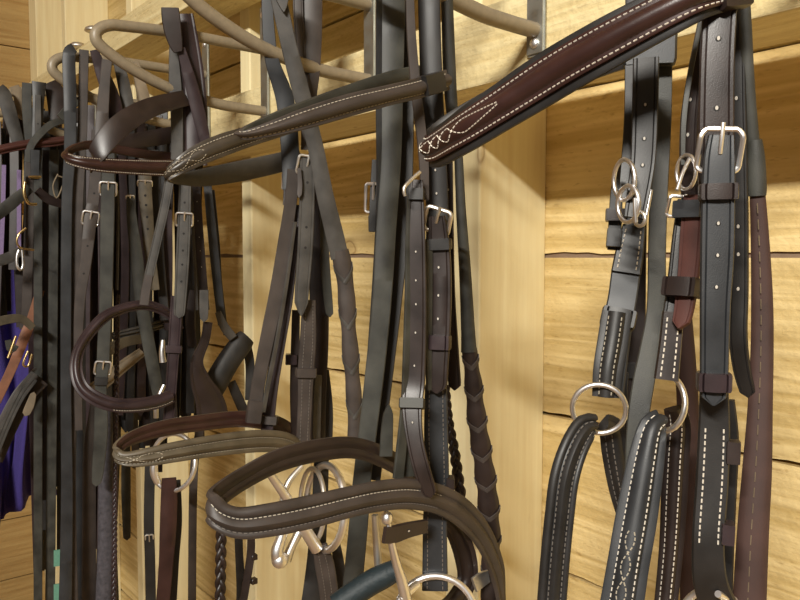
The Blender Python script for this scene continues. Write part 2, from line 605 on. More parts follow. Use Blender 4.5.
def braid(parent, name, pts, s, mat, lump=1.0, pk=2.3, step=.0022, a=0):
    fr, wd, L = path3(pts, s, step=step, a=a)
    bm = bmesh.new()
    d = 0; ph = 0
    paths = [[], [], []]
    for i, (p, T, W, Nn) in enumerate(fr):
        if i:
            dd = (p - fr[i - 1][0]).length
            ph += 2 * math.pi * dd / (wd[i] * pk * 1.45)
        for k in range(3):
            f = ph + k * 2 * math.pi / 3
            u = math.sin(f) * wd[i] * .29 * lump; v = math.sin(2 * f) * wd[i] * .14 * lump
            paths[k].append((p + W * u + Nn * v, wd[i] * .225))
    for pa in paths:
        fr2 = []
        ps = [q[0] for q in pa]
        for i, q in enumerate(ps):
            T = (ps[min(i + 1, len(ps) - 1)] - ps[max(i - 1, 0)]).normalized()
            Nn = fr[i][3]; W = T.cross(Nn).normalized(); Nn = W.cross(T).normalized()
            fr2.append([q, T, W, Nn])
        sweep(bm, fr2, [q[1] * 2 for q in pa], .001, ('roll', .62))
    o = link(name, bm, M[mat], parent)
    st = Strap(); st.fr = fr; st.wd = wd; st.t = .006; st.flip = 1; st.obj = o; st.parent = parent; st.prof = 'flat'
    return st


def laced(parent, name, pts, s, mat, every=2.6, lace=None, step=.002, a=0):
    """rein with a flat lace crossed over it at even distances"""
    fr, wd, L = path3(pts, s, step=step, a=a)
    bm = bmesh.new()
    d = [0]
    for q, r_ in zip(fr, fr[1:]):
        d.append(d[-1] + (r_[0] - q[0]).length)
    wm = sum(wd) / len(wd)
    P_ = wm * every
    w2 = [w * (.93 + .07 * math.cos(2 * math.pi * (x / P_ - .22))) for w, x in zip(wd, d)]
    sweep(bm, fr, w2, .001, ('roll', .42))
    o = link(name, bm, M[mat], parent)
    bm = bmesh.new()

    def surf(x, ang, lift):
        x = min(max(x, 0), d[-1] - 1e-6)
        j = min(int(x / d[-1] * (len(fr) - 1)), len(fr) - 2)
        p, T, W, Nn = fr[j]
        w = w2[j] * .5
        fl = 1 if Nn.dot(CAM - p) > 0 else -1
        off = p + T * (x - d[j])
        c_, s_ = math.cos(ang), math.sin(ang)
        return off + W * (c_ * (w + lift)) + Nn * fl * (s_ * (w * .42 + lift)), (W * c_ + Nn * fl * s_).normalized()
    x = P_ * .3
    while x + P_ * .5 < d[-1]:
        for sg, lift, a0, a1 in ((1, .0002, -.3, math.pi * .53), (-1, .0005, -.3, math.pi * .53)):
            ring_ = []
            n = 12
            for k in range(n + 1):
                t_ = k / n
                ang = a0 + (a1 - a0) * t_
                if sg < 0: ang = math.pi - ang
                c_, nn = surf(x + P_ * .42 * t_ + (0 if sg > 0 else 0), ang, lift)
                ring_.append((c_, nn))
            fr3 = []; wds = []
            for k, (c_, nn) in enumerate(ring_):
                T = (ring_[min(k + 1, n)][0] - ring_[max(k - 1, 0)][0]).normalized()
                W = T.cross(nn).normalized()
                fr3.append([c_, T, W, W.cross(T).normalized()]); wds.append(wm * .22)
            sweep(bm, fr3, wds, .0008, 'flat')
        x += P_
    link('lacing', bm, M[lace or mat], o)
    return o


def rod(parent, name, pts, s, mat, step=.003):
    """round bar traced as (x, y, width)"""
    fr, wd, L = path3(pts, s, step=step)
    bm = bmesh.new()
    tube_path(bm, [f[0] for f in fr], [w * .5 for w in wd], n=10)
    return link(name, bm, M[mat], parent)


def ring(parent, name, cx, cy, rx, ry, s, mat, rpx, yaw=0.0, pitch=0.0, arc=(0, 360)):
    """round ring; centre in the picture, radius from its longer half axis, turned by yaw about the vertical from facing the camera"""
    c = P(cx, cy, s)
    z = (c - CAM).dot(FWD)
    R = max(rx, ry) * z / F_PX
    v = (CAM - c).normalized()
    A = Vector((0, 0, 1)).cross(v).normalized(); B = v.cross(A).normalized()
    if rx < ry:
        an = math.acos(rx / ry)
        A2 = (A * math.cos(an) + v * math.sin(an)).normalized(); B2 = B
    else:
        an = math.acos(ry / rx)
        A2 = A; B2 = (B * math.cos(an) + v * math.sin(an)).normalized()
    n = 40
    bm = bmesh.new()
    if arc == (0, 360):
        pts = [c + (A2 * math.cos(i * 2 * math.pi / n) + B2 * math.sin(i * 2 * math.pi / n)) * R for i in range(n)]
        tube_path(bm, pts, rpx * z / F_PX, closed=True, n=10)
    else:
        pts = [c + (A2 * math.cos(math.radians(arc[0] + (arc[1] - arc[0]) * i / n)) + B2 * math.sin(math.radians(arc[0] + (arc[1] - arc[0]) * i / n))) * R for i in range(n + 1)]
        tube_path(bm, pts, rpx * z / F_PX, n=10)
    return link(name, bm, M[mat], parent)


def ball(parent, name, cx, cy, rpx, s, mat, sz=1.0):
    c = P(cx, cy, s); z = (c - CAM).dot(FWD)
    bm = bmesh.new()
    bmesh.ops.create_uvsphere(bm, u_segments=16, v_segments=10, radius=rpx * z / F_PX)
    for v in bm.verts: v.co.z *= sz
    bmesh.ops.translate(bm, verts=bm.verts, vec=c)
    return link(name, bm, M[mat], parent, sharp=180)


def box(bm, x0, x1, y0, y1, z0, z1, mat=0, bev=0.0):
    vs = [bm.verts.new((x, y, z)) for x in (x0, x1) for y in (y0, y1) for z in (z0, z1)]
    fs = []
    for idx in ((0, 1, 3, 2), (4, 6, 7, 5), (0, 4, 5, 1), (2, 3, 7, 6), (0, 2, 6, 4), (1, 5, 7, 3)):
        f = bm.faces.new([vs[i] for i in idx]); f.material_index = mat; fs.append(f)
    return vs, fs


def structure(name, bm, mat, label=None, bevel=0.0):
    o = link(name, bm, mat, smooth=False)
    o['kind'] = 'structure'
    if label: o['label'] = label
    if bevel:
        md = o.modifiers.new('bevel', 'BEVEL'); md.width = bevel; md.segments = 2; md.limit_method = 'ANGLE'
    return o


# ------------------------------------------------------------------ the setting
D_WALL, D_STUD, D_RAIL = 0.82, 0.69, 0.60
XL, XR = -2.95, 2.2
CEIL = 3.75


def ragged_board(bm, x0, x1, y0, y1, z0, z1, amp, rag):
    """a board whose lower edge is slightly ragged"""
    n = int(abs(x1 - x0) / .02)
    fr_lo, fr_hi, bk_lo, bk_hi = [], [], [], []
    for i in range(n + 1):
        x = x0 + (x1 - x0) * i / n
        zb = z0 + (random.random() * rag + math.sin(x * 37) * rag * .4 + amp * math.sin(x * 1.3))
        zt = z1 + amp * math.sin(x * 1.3 + 1)
        fr_lo.append(bm.verts.new((x, y0, zb))); fr_hi.append(bm.verts.new((x, y0, zt)))
        bk_lo.append(bm.verts.new((x, y1, zb))); bk_hi.append(bm.verts.new((x, y1, zt)))
    for i in range(n):
        bm.faces.new((fr_lo[i], fr_lo[i + 1], fr_hi[i + 1], fr_hi[i]))
        bm.faces.new((bk_lo[i + 1], bk_lo[i], bk_hi[i], bk_hi[i + 1]))
        bm.faces.new((fr_hi[i], fr_hi[i + 1], bk_hi[i + 1], bk_hi[i]))
        bm.faces.new((fr_lo[i + 1], fr_lo[i], bk_lo[i], bk_lo[i + 1]))


bm = bmesh.new()
edges = [0.0]
h = .222
while EYE + h < CEIL + .1:
    edges.append(h); h += .2175
h = -.2205
while EYE + h > -.1:
    edges.append(h); h -= .2175
edges.append(h)
edges.sort()
for a, b in zip(edges, edges[1:]):
    z0 = EYE + a; z1 = EYE + b
    gap = .0075 if abs(a) < .01 else .0052
    ragged_board(bm, XL, XR, D_WALL, D_WALL + .024, max(z0 + gap * .5, 0.001), z1 - gap * .5, .0012, .0024 if abs(a) < .01 else .0020)
o = structure('wall_back', bm, [M['boards']])
bm = bmesh.new(); box(bm, XL, XR, D_WALL + .0245, D_WALL + .0295, .0, CEIL)
m_dark = plain('building_paper', (.22, .15, .10), .9, 40, .3, .2)
o = structure('wall_backing', bm, [m_dark])

bm = bmesh.new(); box(bm, XL, XR, D_WALL + .004, D_WALL + .02, EYE - .008, EYE + .009)
structure('wall_gap_strip', bm, [m_dark])
bm = bmesh.new()
e2 = [-1.55, -1.39, -1.17, -.95, -.73, -.51, -.29, -.07, .15, .35, .545, .738, .96, 1.18, 1.40, 1.62, 1.84, 2.06, 2.2]
for a, b in zip(e2, e2[1:]):
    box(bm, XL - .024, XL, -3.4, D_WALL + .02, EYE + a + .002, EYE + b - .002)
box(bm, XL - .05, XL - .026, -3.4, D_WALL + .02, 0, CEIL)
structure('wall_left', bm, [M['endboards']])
bm = bmesh.new(); box(bm, XL - .2, XR, -3.4, D_WALL + .05, -.04, 0); structure('floor', bm, [M['floor']])
bm = bmesh.new(); box(bm, XL - .2, XR, -3.4, D_WALL + .05, CEIL, CEIL + .04); structure('ceiling', bm, [M['ceil']])

n_tr = 1
for i, (s, w) in enumerate(((.677, .062), (1.279, .038), (1.879, .038), (2.43, .038))):
    bm = bmesh.new(); box(bm, -s - w, -s, D_STUD, D_WALL, 0, CEIL)
    structure('trim_%d' % n_tr, bm, [M['stud']], bevel=.0025); n_tr += 1
bm = bmesh.new(); box(bm, XL, XL + .09, .715, D_WALL, 0, CEIL); structure('trim_%d' % n_tr, bm, [M['stud']], bevel=.0025); n_tr += 1
# the rail that carries the hooks, and the one above it
bm = bmesh.new(); box(bm, XL, XR, D_RAIL, D_STUD, EYE + .187, EYE + .271); structure('trim_%d' % n_tr, bm, [M['rail']], bevel=.002); n_tr += 1
bm = bmesh.new(); box(bm, XL, XR, D_RAIL, D_STUD, EYE + .462, EYE + .525); structure('trim_%d' % n_tr, bm, [M['rail']], bevel=.002); n_tr += 1

# unseen ledge, added above the frame only to cast shade on the upper boards
bm = bmesh.new(); box(bm, -1.6, XR, .42, D_WALL - .001, EYE + .61, EYE + .635); structure('trim_%d' % n_tr, bm, [M['rail']], bevel=.002); n_tr += 1

# ------------------------------------------------------------------ hooks
HS = [.225, .508, .785, 1.057, 1.268, 1.59, 1.885]
LOOP = [(.602, .227), (.56, .227), (.511, .229), (.441, .241), (.384, .262), (.346, .284), (.339, .297), (.346, .308), (.361, .315), (.379, .317), (.436, .321), (.497, .322), (.55, .322), (.602, .322)]
hl = ['beige metal bridle hook furthest right, under the brown padded browband',
      'beige metal bridle hook above the widest browband, its plate and round screw showing',
      'beige metal bridle hook with both legs behind the grey crossing straps',
      'long beige metal bridle hook with rounded tip carrying the plum brown bridle',
      'beige metal bridle hook whose bent tip shows beside the two upright black reins',
      'beige metal bridle hook under the dusty crown straps at the far left',
      'beige metal bridle hook furthest along the rail by the end wall']


def make_hook(s, label):
    r = thing('bridle_hook', label, 'hook', Vector((-s, D_RAIL, EYE + .22)), 'bridle hooks along the rail')
    org = Vector((-s, D_RAIL, EYE + .22))
    bm = bmesh.new()
    vs, fs = box(bm, -s - .012, -s + .012, D_RAIL - .0055, D_RAIL - .0002, EYE + .202, EYE + .39)
    bmesh.ops.bevel(bm, geom=[e for e in bm.edges], offset=.002, segments=2, affect='EDGES')
    link('mounting_plate', bm, M['zinc'], r)
    bm = bmesh.new()
    pts = smooth_pts([Vector((-s, d, EYE + hh)) for d, hh in LOOP], 6)
    tube_path(bm, pts, .0078, n=14)
    link('loop', bm, M['tube'], r)
    for hz in (.214, .375):
        bm = bmesh.new()
        bmesh.ops.create_uvsphere(bm, u_segments=14, v_segments=8, radius=.0055)
        for v in bm.verts:
            v.co.y *= .55
        bmesh.ops.translate(bm, verts=bm.verts, vec=Vector((-s, D_RAIL - .006, EYE + hz)))
        link('screw', bm, M['steel'], r)
    return r


proto = make_hook(HS[1], hl[1])
for i, s in enumerate(HS):
    if i == 1: continue
    c = copy_tree(proto)
    c.location.x = -s; c['label'] = hl[i]


def root(label, s, cat='bridle', d=.46, group='bridles hanging on the hooks', name='bridle'):
    return thing(name, label, cat, Vector((-s, d, EYE + .335)), group)


def diamonds(amp, per, ph=0):
    return lambda x: amp * math.sin(math.pi * x / per + ph)


# ================================================================== bridle A (right) : brown padded browband
A = root('dark brown bridle with the widest white-stitched padded browband and a brown rolled rein', .225)
# near side crown and cheek
crown = strap(A, 'crownpiece', [(722, -60, 32), (720, 0, 32), (717, 60, 32), (716, 125, 33), (716, 180, 33), (717, 215, 30)], .205, 'dark', 'creased', t=.0036,
              holes=[(716, 108), (723, 44)], a=8)
st2 = strap(A, 'throatlatch_strap', [(739, -10, 16), (737, 60, 16), (738, 150, 17), (739, 220, 17), (739, 290, 17), (738, 335, 17), (742, 370, 16), (749, 396, 14)], .213, 'black', 'creased',
            tips=(None, 'round'), holes=[(740, 224), (740, 254), (740, 286), (735, 102)], a=-12)
chk = strap(A, 'cheekpiece', [(721, 136, 24), (719, 160, 29), (718, 200, 31), (717, 255, 31), (715, 310, 28), (714, 375, 26), (713, 405, 24)], .196, 'blueblack', 'creased', t=.0042,
            tips=(None, 'round'), holes=[(718, 226), (717, 256), (716, 286)], a=8, hr=.0013)
buckle(chk, 719, 148, wk=1.42, hk=1.3, mat='steel', r=.0015, arch=.2, w=.0142, name='buckle')
keeper(chk, 718, 190, 16, 'dark', 1.18, 2.6, 'creased')
keeper(chk, 714, 382, 18, 'purple', 1.26, 2.8, 'creased')
low = strap(A, 'lower_cheekpiece', [(714, 385, 26), (714, 430, 29), (712, 480, 30), (708, 545, 30), (711, 585, 33), (722, 612, 36)], .205, 'black', 'flat', t=.005, a=6)
stitches(low, (-.58, .58), 'thread', .0036, i0=near_i(low, 714, 420), i1=near_i(low, 708, 548))
keeper(low, 728, 447, 22, 'dark', .45, 1.8, shift=-.6)
keeper(low, 726, 530, 20, 'purple', .42, 2.2, shift=-.58)
bk = strap(A, 'hook_stud_billet', [(729, 400, 10), (731, 440, 14), (729, 500, 13), (727, 560, 12), (726, 600, 12)], .215, 'black', 'flat', a=-10)
# far side, cheek and crown seen at the left of it
far = strap(A, 'far_crownpiece', [(651, -20, 50), (650, 30, 46), (649, 66, 42)], .275, 'black', 'flat', a=4)
strap(A, 'far_crown_edge', [(632, 50, 14), (631, 110, 13), (628, 160, 13), (624, 200, 12)], .282, 'black', 'flat', a=0)
strap(A, 'far_throatlatch', [(658, 50, 24), (659, 110, 24), (656, 160, 22), (650, 200, 18)], .284, 'black', 'flat', a=0)
fb = strap(A, 'far_cheekpiece', [(646, 58, 25), (645, 110, 25), (643, 160, 24), (638, 195, 22), (634, 218, 20)], .262, 'black', 'creased', holes=[(647, 107), (646, 137), (644, 169)], a=2, hr=.0014)
keeper(far, 649, 48, 38, 'blueblack', 1.16, 3.0)
# thin brown-lined strap between them
loopst = strap(A, 'throatlatch', [(706, 10, 9), (702, 30, 10), (695, 75, 14), (690, 120, 17), (689, 165, 17), (692, 205, 18)], .235, 'dark', 'creased', a=-22, holes=[(697, 104), (694, 137)])
strap(A, 'throatlatch_edge', [(702, 10, 3), (699, 30, 4), (690, 75, 5), (684, 120, 5), (683, 165, 4)], .233, 'green', 'flat', t=.004)
tl = strap(A, 'throatlatch_end', [(694, 195, 18), (692, 230, 21), (689, 270, 20), (684, 310, 18), (679, 329, 15)], .228, 'red', 'creased', tips=(None, 'round'), a=-24, t=.003)
tl2 = strap(A, 'throatlatch_billet', [(684, 200, 12), (680, 240, 15), (676, 285, 17), (671, 325, 19)], .238, 'black', 'creased', a=8, t=.005)
tl3 = strap(A, 'throatlatch_lower', [(673, 312, 20), (670, 345, 21), (666, 380, 23)], .236, 'dark', 'flat', stitch=(-.5, .55), pitch=.0036, a=8, t=.006)
keeper(tl, 691, 212, 17, 'blueblack', 1.45, 3.4, shift=.18)
keeper(tl, 686, 287, 19, 'dark', 1.75, 4.2, 'creased', shift=.22)
buckle(tl2, 679, 205, wk=1.9, hk=1.2, mat='steel', r=.0011, w=.009)
ring(A, 'dee_ring', 686, 172, 9, 17, .229, 'steel', 1.9)
rod(A, 'dee_ring_bar', [(691, 156, 4), (683, 172, 4), (677, 190, 4)], .226, 'steel')
rod(A, 'roller_buckle', [(706, 130, 3), (703, 148, 3), (706, 166, 3)], .215, 'steel')
# browband
bb = [(742, -12, 36), (712, -8, 44), (690, 0, 46), (650, 20, 48), (600, 47, 50), (550, 76, 50), (500, 108, 45), (462, 132, 43), (440, 146, 40), (431, 149, 34), (437, 142, 32), (462, 124, 33), (520, 92, 34), (580, 64, 38), (628, 48, 38), (668, 46, 32)]
sb = [.198, .205, .212, .230, .256, .288, .322, .352, .380, .392, .396, .386, .358, .33, .30, .278]
brow = strap(A, 'browband', bb, sb, 'black', 'padded', band=True, t=.0030, step=.003)
m_i = near_i(brow, 424, 149)
# brown raised panel along the outside of the near leg
pan = Strap(); pan.prof = 'padded'; pan.flip = brow.flip; pan.t = .0026; pan.fr = []; pan.wd = []
i_end = m_i + 3
for f, w in zip(brow.fr[:i_end], brow.wd[:i_end]):
    pan.fr.append([f[0] + f[3] * brow.flip * .0030 - f[2] * 0, f[1], f[2], f[3]]); pan.wd.append(w * .70)
bm = bmesh.new(); sweep(bm, pan.fr, pan.wd, pan.t, 'padded', (None, None), pan.flip)
pan.obj = link('padded_front', bm, M['brown'], brow.obj); pan.obj['label'] = 'plum brown raised leather panel'
stitches(pan, (-.80, .80), 'thread', .0034, r=.00042, parent=brow.obj)
tot = 0
for a_, b_ in zip(pan.fr, pan.fr[1:]): tot += (b_[0] - a_[0]).length
i0 = near_i(pan, 508, 103)


def dec(sign):
    def f(x):
        # a long point that closes into crossing waves towards the brow
        if x < .030: return sign * .42 * (x / .030) ** .8
        if x < .04: return sign * .42 * math.cos((x - .030) / .010 * math.pi / 2)
        return sign * -.42 * math.sin((x - .04) / .0135 * math.pi)
    return f


stitches(pan, (dec(1), dec(-1)), 'thread', .0026, i0=i0, parent=brow.obj, r=.0004, name='fancy_stitching')
keeper(brow, 730, -10, 34, 'dark', 1.05, 4.5)
# reins
rein = strap(A, 'rein', [(742, -20, 12), (745, 20, 12), (748, 80, 12), (752, 130, 12), (755, 160, 13)], .208, 'green', ('roll', .6))
slv = strap(A, 'rein_sleeve', [(755, 140, 13), (756, 160, 17), (757, 190, 18), (757, 196, 17)], .207, 'green', ('roll', .7))
rb = strap(A, 'rolled_rein', [(757, 186, 14), (760, 240, 17), (762, 300, 20), (762, 350, 21), (760, 410, 23), (757, 470, 27), (753, 530, 29), (749, 610, 31)], .207, 'rein', ('roll', .45))
stitches(rb, (0.1,), 'beige', .0095, v=.0042, r=.00028)
strap(A, 'far_rein', [(682, 290, 14), (685, 350, 19), (688, 410, 21), (690, 460, 22), (690, 520, 22), (692, 610, 22)], .30, 'rein', ('roll', .4))
rod(A, 'bit_shank', [(718, 594, 7), (728, 600, 7), (738, 612, 7)], .2, 'steel')
ring(A, 'bit_ring', 712, 632, 32, 40, .212, 'steel', 4.0)

# ================================================================== headcollar with rings, behind the right bridle
H = root('black white-stitched leather headcollar with two round steel rings',
         .27, 'headcollar', .42, None, 'headcollar')
s1 = strap(H, 'cheek_billet', [(634, 226, 22), (630, 250, 27), (626, 273, 29)], .30, 'black', 'flat', t=.0046, stitch=(-.62, .62), pitch=.0036, a=0)
s2 = strap(H, 'cheekpiece', [(633, 232, 24), (627, 265, 28), (622, 300, 28), (616, 330, 30), (611, 365, 31), (609, 396, 28)], .302, 'blueblack', 'flat', t=.0045, a=0)
s3 = strap(H, 'cheek_lower', [(617, 312, 29), (613, 340, 30), (608, 370, 29), (606, 397, 27)], .298, 'black', 'padded', t=.0022, stitch=(-.35, .5), thread='thread2', pitch=.0036, a=0)
keeper(s2, 617, 316, 17, 'black', 1.16, 4.0, 'creased')
kk = strap(H, 'buckle_strap', [(622, 165, 10), (617, 190, 12), (615, 225, 13), (613, 250, 11)], .31, 'black', 'flat', a=0)
keeper(kk, 615, 216, 12, 'dark', 1.5, 4.5)
keeper(kk, 614, 239, 18, 'black', 1.2, 5)
ring(H, 'buckle_ring', 624, 180, 10, 20, .268, 'steel', 2.3)
ring(H, 'buckle_loop', 628, 204, 10, 18, .2625, 'steel', 2.4)
ring(H, 'small_ring', 640, 219, 5, 7, .254, 'dull', 2.0)
rod(H, 'buckle_tongue', [(635, 198, 4), (635, 210, 4), (636, 222, 4)], .254, 'steel')
rod(H, 'buckle_frame', [(651, 190, 4), (648, 205, 4.5), (645, 222, 4)], .258, 'steel')
strap(H, 'ring_wrap', [(640, 188, 18), (637, 205, 20), (634, 228, 20)], .304, 'dark', 'flat', t=.005)
ring(H, 'ring', 599, 409, 26, 24, .30, 'steel', 2.7)
n1 = strap(H, 'noseband_strap', [(594, 424, 20), (585, 428, 26), (573, 450, 28), (564, 480, 29), (559, 520, 29), (555, 560, 29), (551, 612, 29)], (.298, .30), 'black', 'double', t=.0022, stitch=(.26, -.58), thread='thread3', pitch=.0036, a=0)
n2 = strap(H, 'jaw_strap', [(603, 424, 22), (612, 430, 26), (616, 455, 27), (622, 490, 25), (630, 525, 20), (638, 560, 16)], .303, 'black', 'padded', t=.0022, stitch=(.1, .6), thread='thread3', a=0)
# second ring and its straps
ring(H, 'ring', 661, 402, 22, 29, .262, 'steel', 3.0)
q1 = strap(H, 'near_noseband', [(660, 420, 22), (653, 428, 28), (647, 455, 34), (641, 490, 38), (635, 525, 40), (628, 565, 40), (620, 615, 42)], (.256, .256), 'blueblack', 'padded', t=.0030, stitch=(-.42, .56), thread='thread', pitch=.0036, a=0)
i0 = near_i(q1, 641, 530)
stitches(q1, (lambda x: .12 + .22 * math.sin(math.pi * x / .016), lambda x: .12 - .22 * math.sin(math.pi * x / .016)), 'thread2', .003, i0=i0, r=.0004, name='fancy_stitching')
q2 = strap(H, 'near_jaw_strap', [(674, 408, 20), (678, 425, 24), (676, 460, 25), (674, 500, 25), (671, 550, 23), (665, 612, 22)], .264, 'dark', 'padded', t=.002, stitch=(-.3, .55), pitch=.0036, a=0)
l1 = strap(H, 'long_strap', [(665, 50, 14), (664, 120, 14), (659, 190, 17), (657, 250, 17), (656, 310, 18), (650, 350, 20), (643, 385, 21), (637, 430, 20), (633, 500, 18), (630, 612, 18)], .272, 'green', 'flat', a=4)
l2 = strap(H, 'long_strap', [(641, 190, 12), (638, 300, 15), (636, 370, 17), (634, 430, 20), (632, 500, 20), (628, 610, 20)], .315, 'dark', 'flat', a=0)
keeper(l2, 631, 370, 15, 'black', 1.4, 3, shift=.2)
strap(H, 'keeper_tail', [(624, 372, 9), (623, 390, 9), (625, 404, 7)], .312, 'black', 'flat', tips=(None, 'round'))

# ================================================================== bridle B (hook 0)
B = root('black and dark brown bridle with long curved noseband, in front of the bare stud', .503)
s = .49
cr = strap(B, 'crownpiece', [(428, -60, 22), (429, 0, 22), (431, 70, 22), (434, 140, 23), (437, 200, 22), (437, 240, 22)], s, 'black', 'flat', a=-8, holes=[(434, 170), (435, 195)])
strap(B, 'crownpiece_edge', [(409, -40, 8), (411, 30, 9), (416, 90, 10), (423, 150, 10), (425, 200, 8)], s - .006, 'greybrown', 'flat', a=10)
ck = strap(B, 'cheekpiece', [(437, 216, 16), (439, 250, 22), (439, 290, 25), (438, 340, 24), (437, 370, 22), (437, 393, 20)], s - .012, 'dark', 'creased', t=.004, tips=(None, 'round'),
           holes=[(443, 270), (441, 295), (439, 321)], a=-12)
buckle(ck, 436, 221, wk=1.35, hk=1.25, mat='dull', r=.0019, rot=-22, w=.0165)
keeper(ck, 439, 243, 11, 'black', 1.2, 3.0)
keeper(ck, 438, 340, 14, 'purple', 1.08, 3.0, 'creased')
strap(B, 'cheekpiece_edge', [(429, 240, 6), (428, 290, 8), (428, 340, 7), (429, 390, 4)], s - .008, 'green', 'flat', a=30)
strap(B, 'throatlatch', [(448, 150, 9), (449, 220, 9), (450, 290, 10), (452, 340, 12), (455, 390, 13)], s + .012, 'dark', 'creased', tips=(None, 'round'), a=-10, holes=[(447, 192)])
wide = strap(B, 'lower_cheekpiece', [(436, 385, 22), (436, 430, 24), (437, 480, 24), (435, 520, 24), (435, 560, 25), (435, 590, 26)], s - .004, 'blueblack', 'flat', t=.005, a=0, stitch=(-.6, .6), thread='thread3')
keeper(wide, 446, 482, 14, 'dark', .35, 3, shift=-.55)
lt = strap(B, 'noseband_cheek', [(417, 180, 12), (416, 215, 17), (416, 260, 20), (416, 320, 21), (414, 380, 22), (412, 408, 20), (415, 440, 17), (422, 470, 17), (431, 497, 15)], [s - .010] * 5 + [s - .014, s - .020, s - .026, s - .030], 'dark', 'creased', t=.0036,
           tips=(None, 'round'), holes=[(420, 251), (419, 280), (420, 306), (420, 335), (419, 366), (418, 420)], a=-6, hr=.0013)
strap(B, 'noseband_cheek_edge', [(411, 195, 6), (410, 240, 8), (409, 300, 8), (407, 360, 8), (405, 400, 7), (402, 440, 9), (398, 478, 10)], s - .006, 'green', 'flat', a=32)
strap(B, 'noseband_fork', [(406, 410, 12), (407, 440, 18), (407, 476, 28)], s - .002, 'green', 'flat', a=10)
rod(B, 'noseband_buckle', [(405, 196, 3), (404, 188, 3.6), (412, 179, 3.6), (420, 172, 3.6)], .472, 'dull')
keeper(lt, 417, 195, 11, 'black', 1.1, 3)
keeper(lt, 413, 405, 10, 'green', 1.25, 3.2)
# long straps to the left
strap(B, 'rein', [(393, -60, 24), (393, 0, 24), (392, 90, 22), (391, 160, 20), (386, 230, 20), (382, 300, 19), (375, 370, 19), (368, 430, 18), (362, 480, 18), (358, 530, 19), (350, 612, 20)], .562, 'green', 'flat', a=6)
strap(B, 'rein', [(381, -40, 9), (380, 90, 8), (379, 200, 5), (374, 300, 5), (366, 400, 4)], .568, 'blueblack', 'flat', a=25)
strap(B, 'far_cheekpiece', [(406, -40, 14), (407, 100, 14), (405, 190, 15), (400, 250, 15), (394, 310, 14), (386, 380, 13), (380, 430, 13), (374, 480, 13)], .575, 'black', 'flat', a=-5)
ks = strap(B, 'far_strap', [(375, 160, 6), (373, 200, 7), (373, 232, 7)], .578, 'black', 'flat')
buckle(ks, 372, 200, wk=1.3, hk=2.4, mat='steel', r=.0016, w=.011)
keeper(ks, 374, 222, 16, 'black', 1.3, 4)
strap(B, 'strap_tail', [(389, 404, 9), (387, 430, 12), (386, 456, 13)], .52, 'green', 'flat', tips=('point', None), a=10)
# browband of B
bbB = [(447, 80, 20), (432, 84, 20), (415, 89, 20), (390, 95, 20), (350, 105, 22), (310, 117, 21), (275, 128, 16), (248, 135, 10), (241, 134, 7), (247, 129, 7), (275, 118, 11), (310, 106, 14), (350, 92, 15), (395, 77, 14), (424, 71, 12)]
sB = [.475, .470, .468, .468, .470, .474, .480, .487, .492, .497, .503, .509, .514, .52, .525]
brB = strap(B, 'browband', bbB, sB, 'greybrown', 'padded', band=True, t=.0026, step=.003, back='green')
i_t = near_i(brB, 241, 134)
stitches(brB, (-.6, .6), 'thread2', .0034, i1=i_t, r=.0004)
keeper(brB, 431, 83, 30, 'black', 1.02, 4.2)
# noseband B
nb = [(501, 612, 20), (498, 575, 22), (485, 540, 24), (465, 515, 27), (440, 500, 29), (410, 494, 30), (380, 496, 30), (350, 502, 30), (310, 512, 32), (270, 520, 32), (240, 523, 30), (220, 516, 26), (213, 504, 23),
      (222, 493, 22), (246, 477, 21), (280, 460, 22), (320, 450, 22), (355, 448, 21), (385, 458, 20), (410, 474, 18), (430, 492, 14)]
sn = [.50, .49, .48, .472, .468, .468, .468, .470, .474, .480, .488, .496, .504, .510, .516, .52, .524, .528, .53, .53, .528]
nsB = strap(B, 'noseband', nb, sn, 'greybrown', 'double', band=True, t=.0029, back='dark', step=.003, label='long padded dark brown noseband')
a_i = near_i(nsB, 440, 500); b_i = near_i(nsB, 214, 506)
stitches(nsB, (.30,), 'thread2', .0034, i0=a_i, i1=b_i, r=.0004)
stitches(nsB, (-.58,), 'thread3', .0034, i0=a_i, i1=b_i, r=.0004)
strap(B, 'jaw_strap', [(440, 515, 14), (455, 530, 20), (465, 555, 22), (467, 580, 20), (455, 600, 18), (440, 612, 16)], .515, 'dark', 'padded', t=.002, a=0)
strap(B, 'curb_chain_hook', [(474, 585, 14), (481, 580, 14), (488, 576, 12)], .5, 'dull', 'flat', t=.003)
# bit of B
ring(B, 'bit_ring', 436, 617, 40, 38, .478, 'steel', 3.6)
rod(B, 'bit_shank', [(388, 520, 5), (391, 540, 7), (396, 562, 9), (402, 582, 11), (408, 608, 12)], .474, 'steel')
ball(B, 'bit_knob', 387, 518, 6, .474, 'steel', 1.2)
rod(B, 'bit_joint', [(402, 600, 9), (408, 592, 8), (418, 584, 7)], .475, 'steel')
kp = strap(B, 'bit_keeper', [(384, 535, 16), (395, 534, 17), (408, 530, 15), (426, 526, 13)], .473, 'dark', 'flat', band=True, t=.004, holes=[(407, 530)])
rod(B, 'far_bit_shank', [(375, 515, 7), (377, 545, 8), (379, 580, 8)], .525, 'dull')
rod(B, 'mouthpiece', [(397, 569, 19), (386, 575, 22), (372, 582, 23), (355, 593, 23), (336, 606, 22)], (.50, .53), 'rubber')
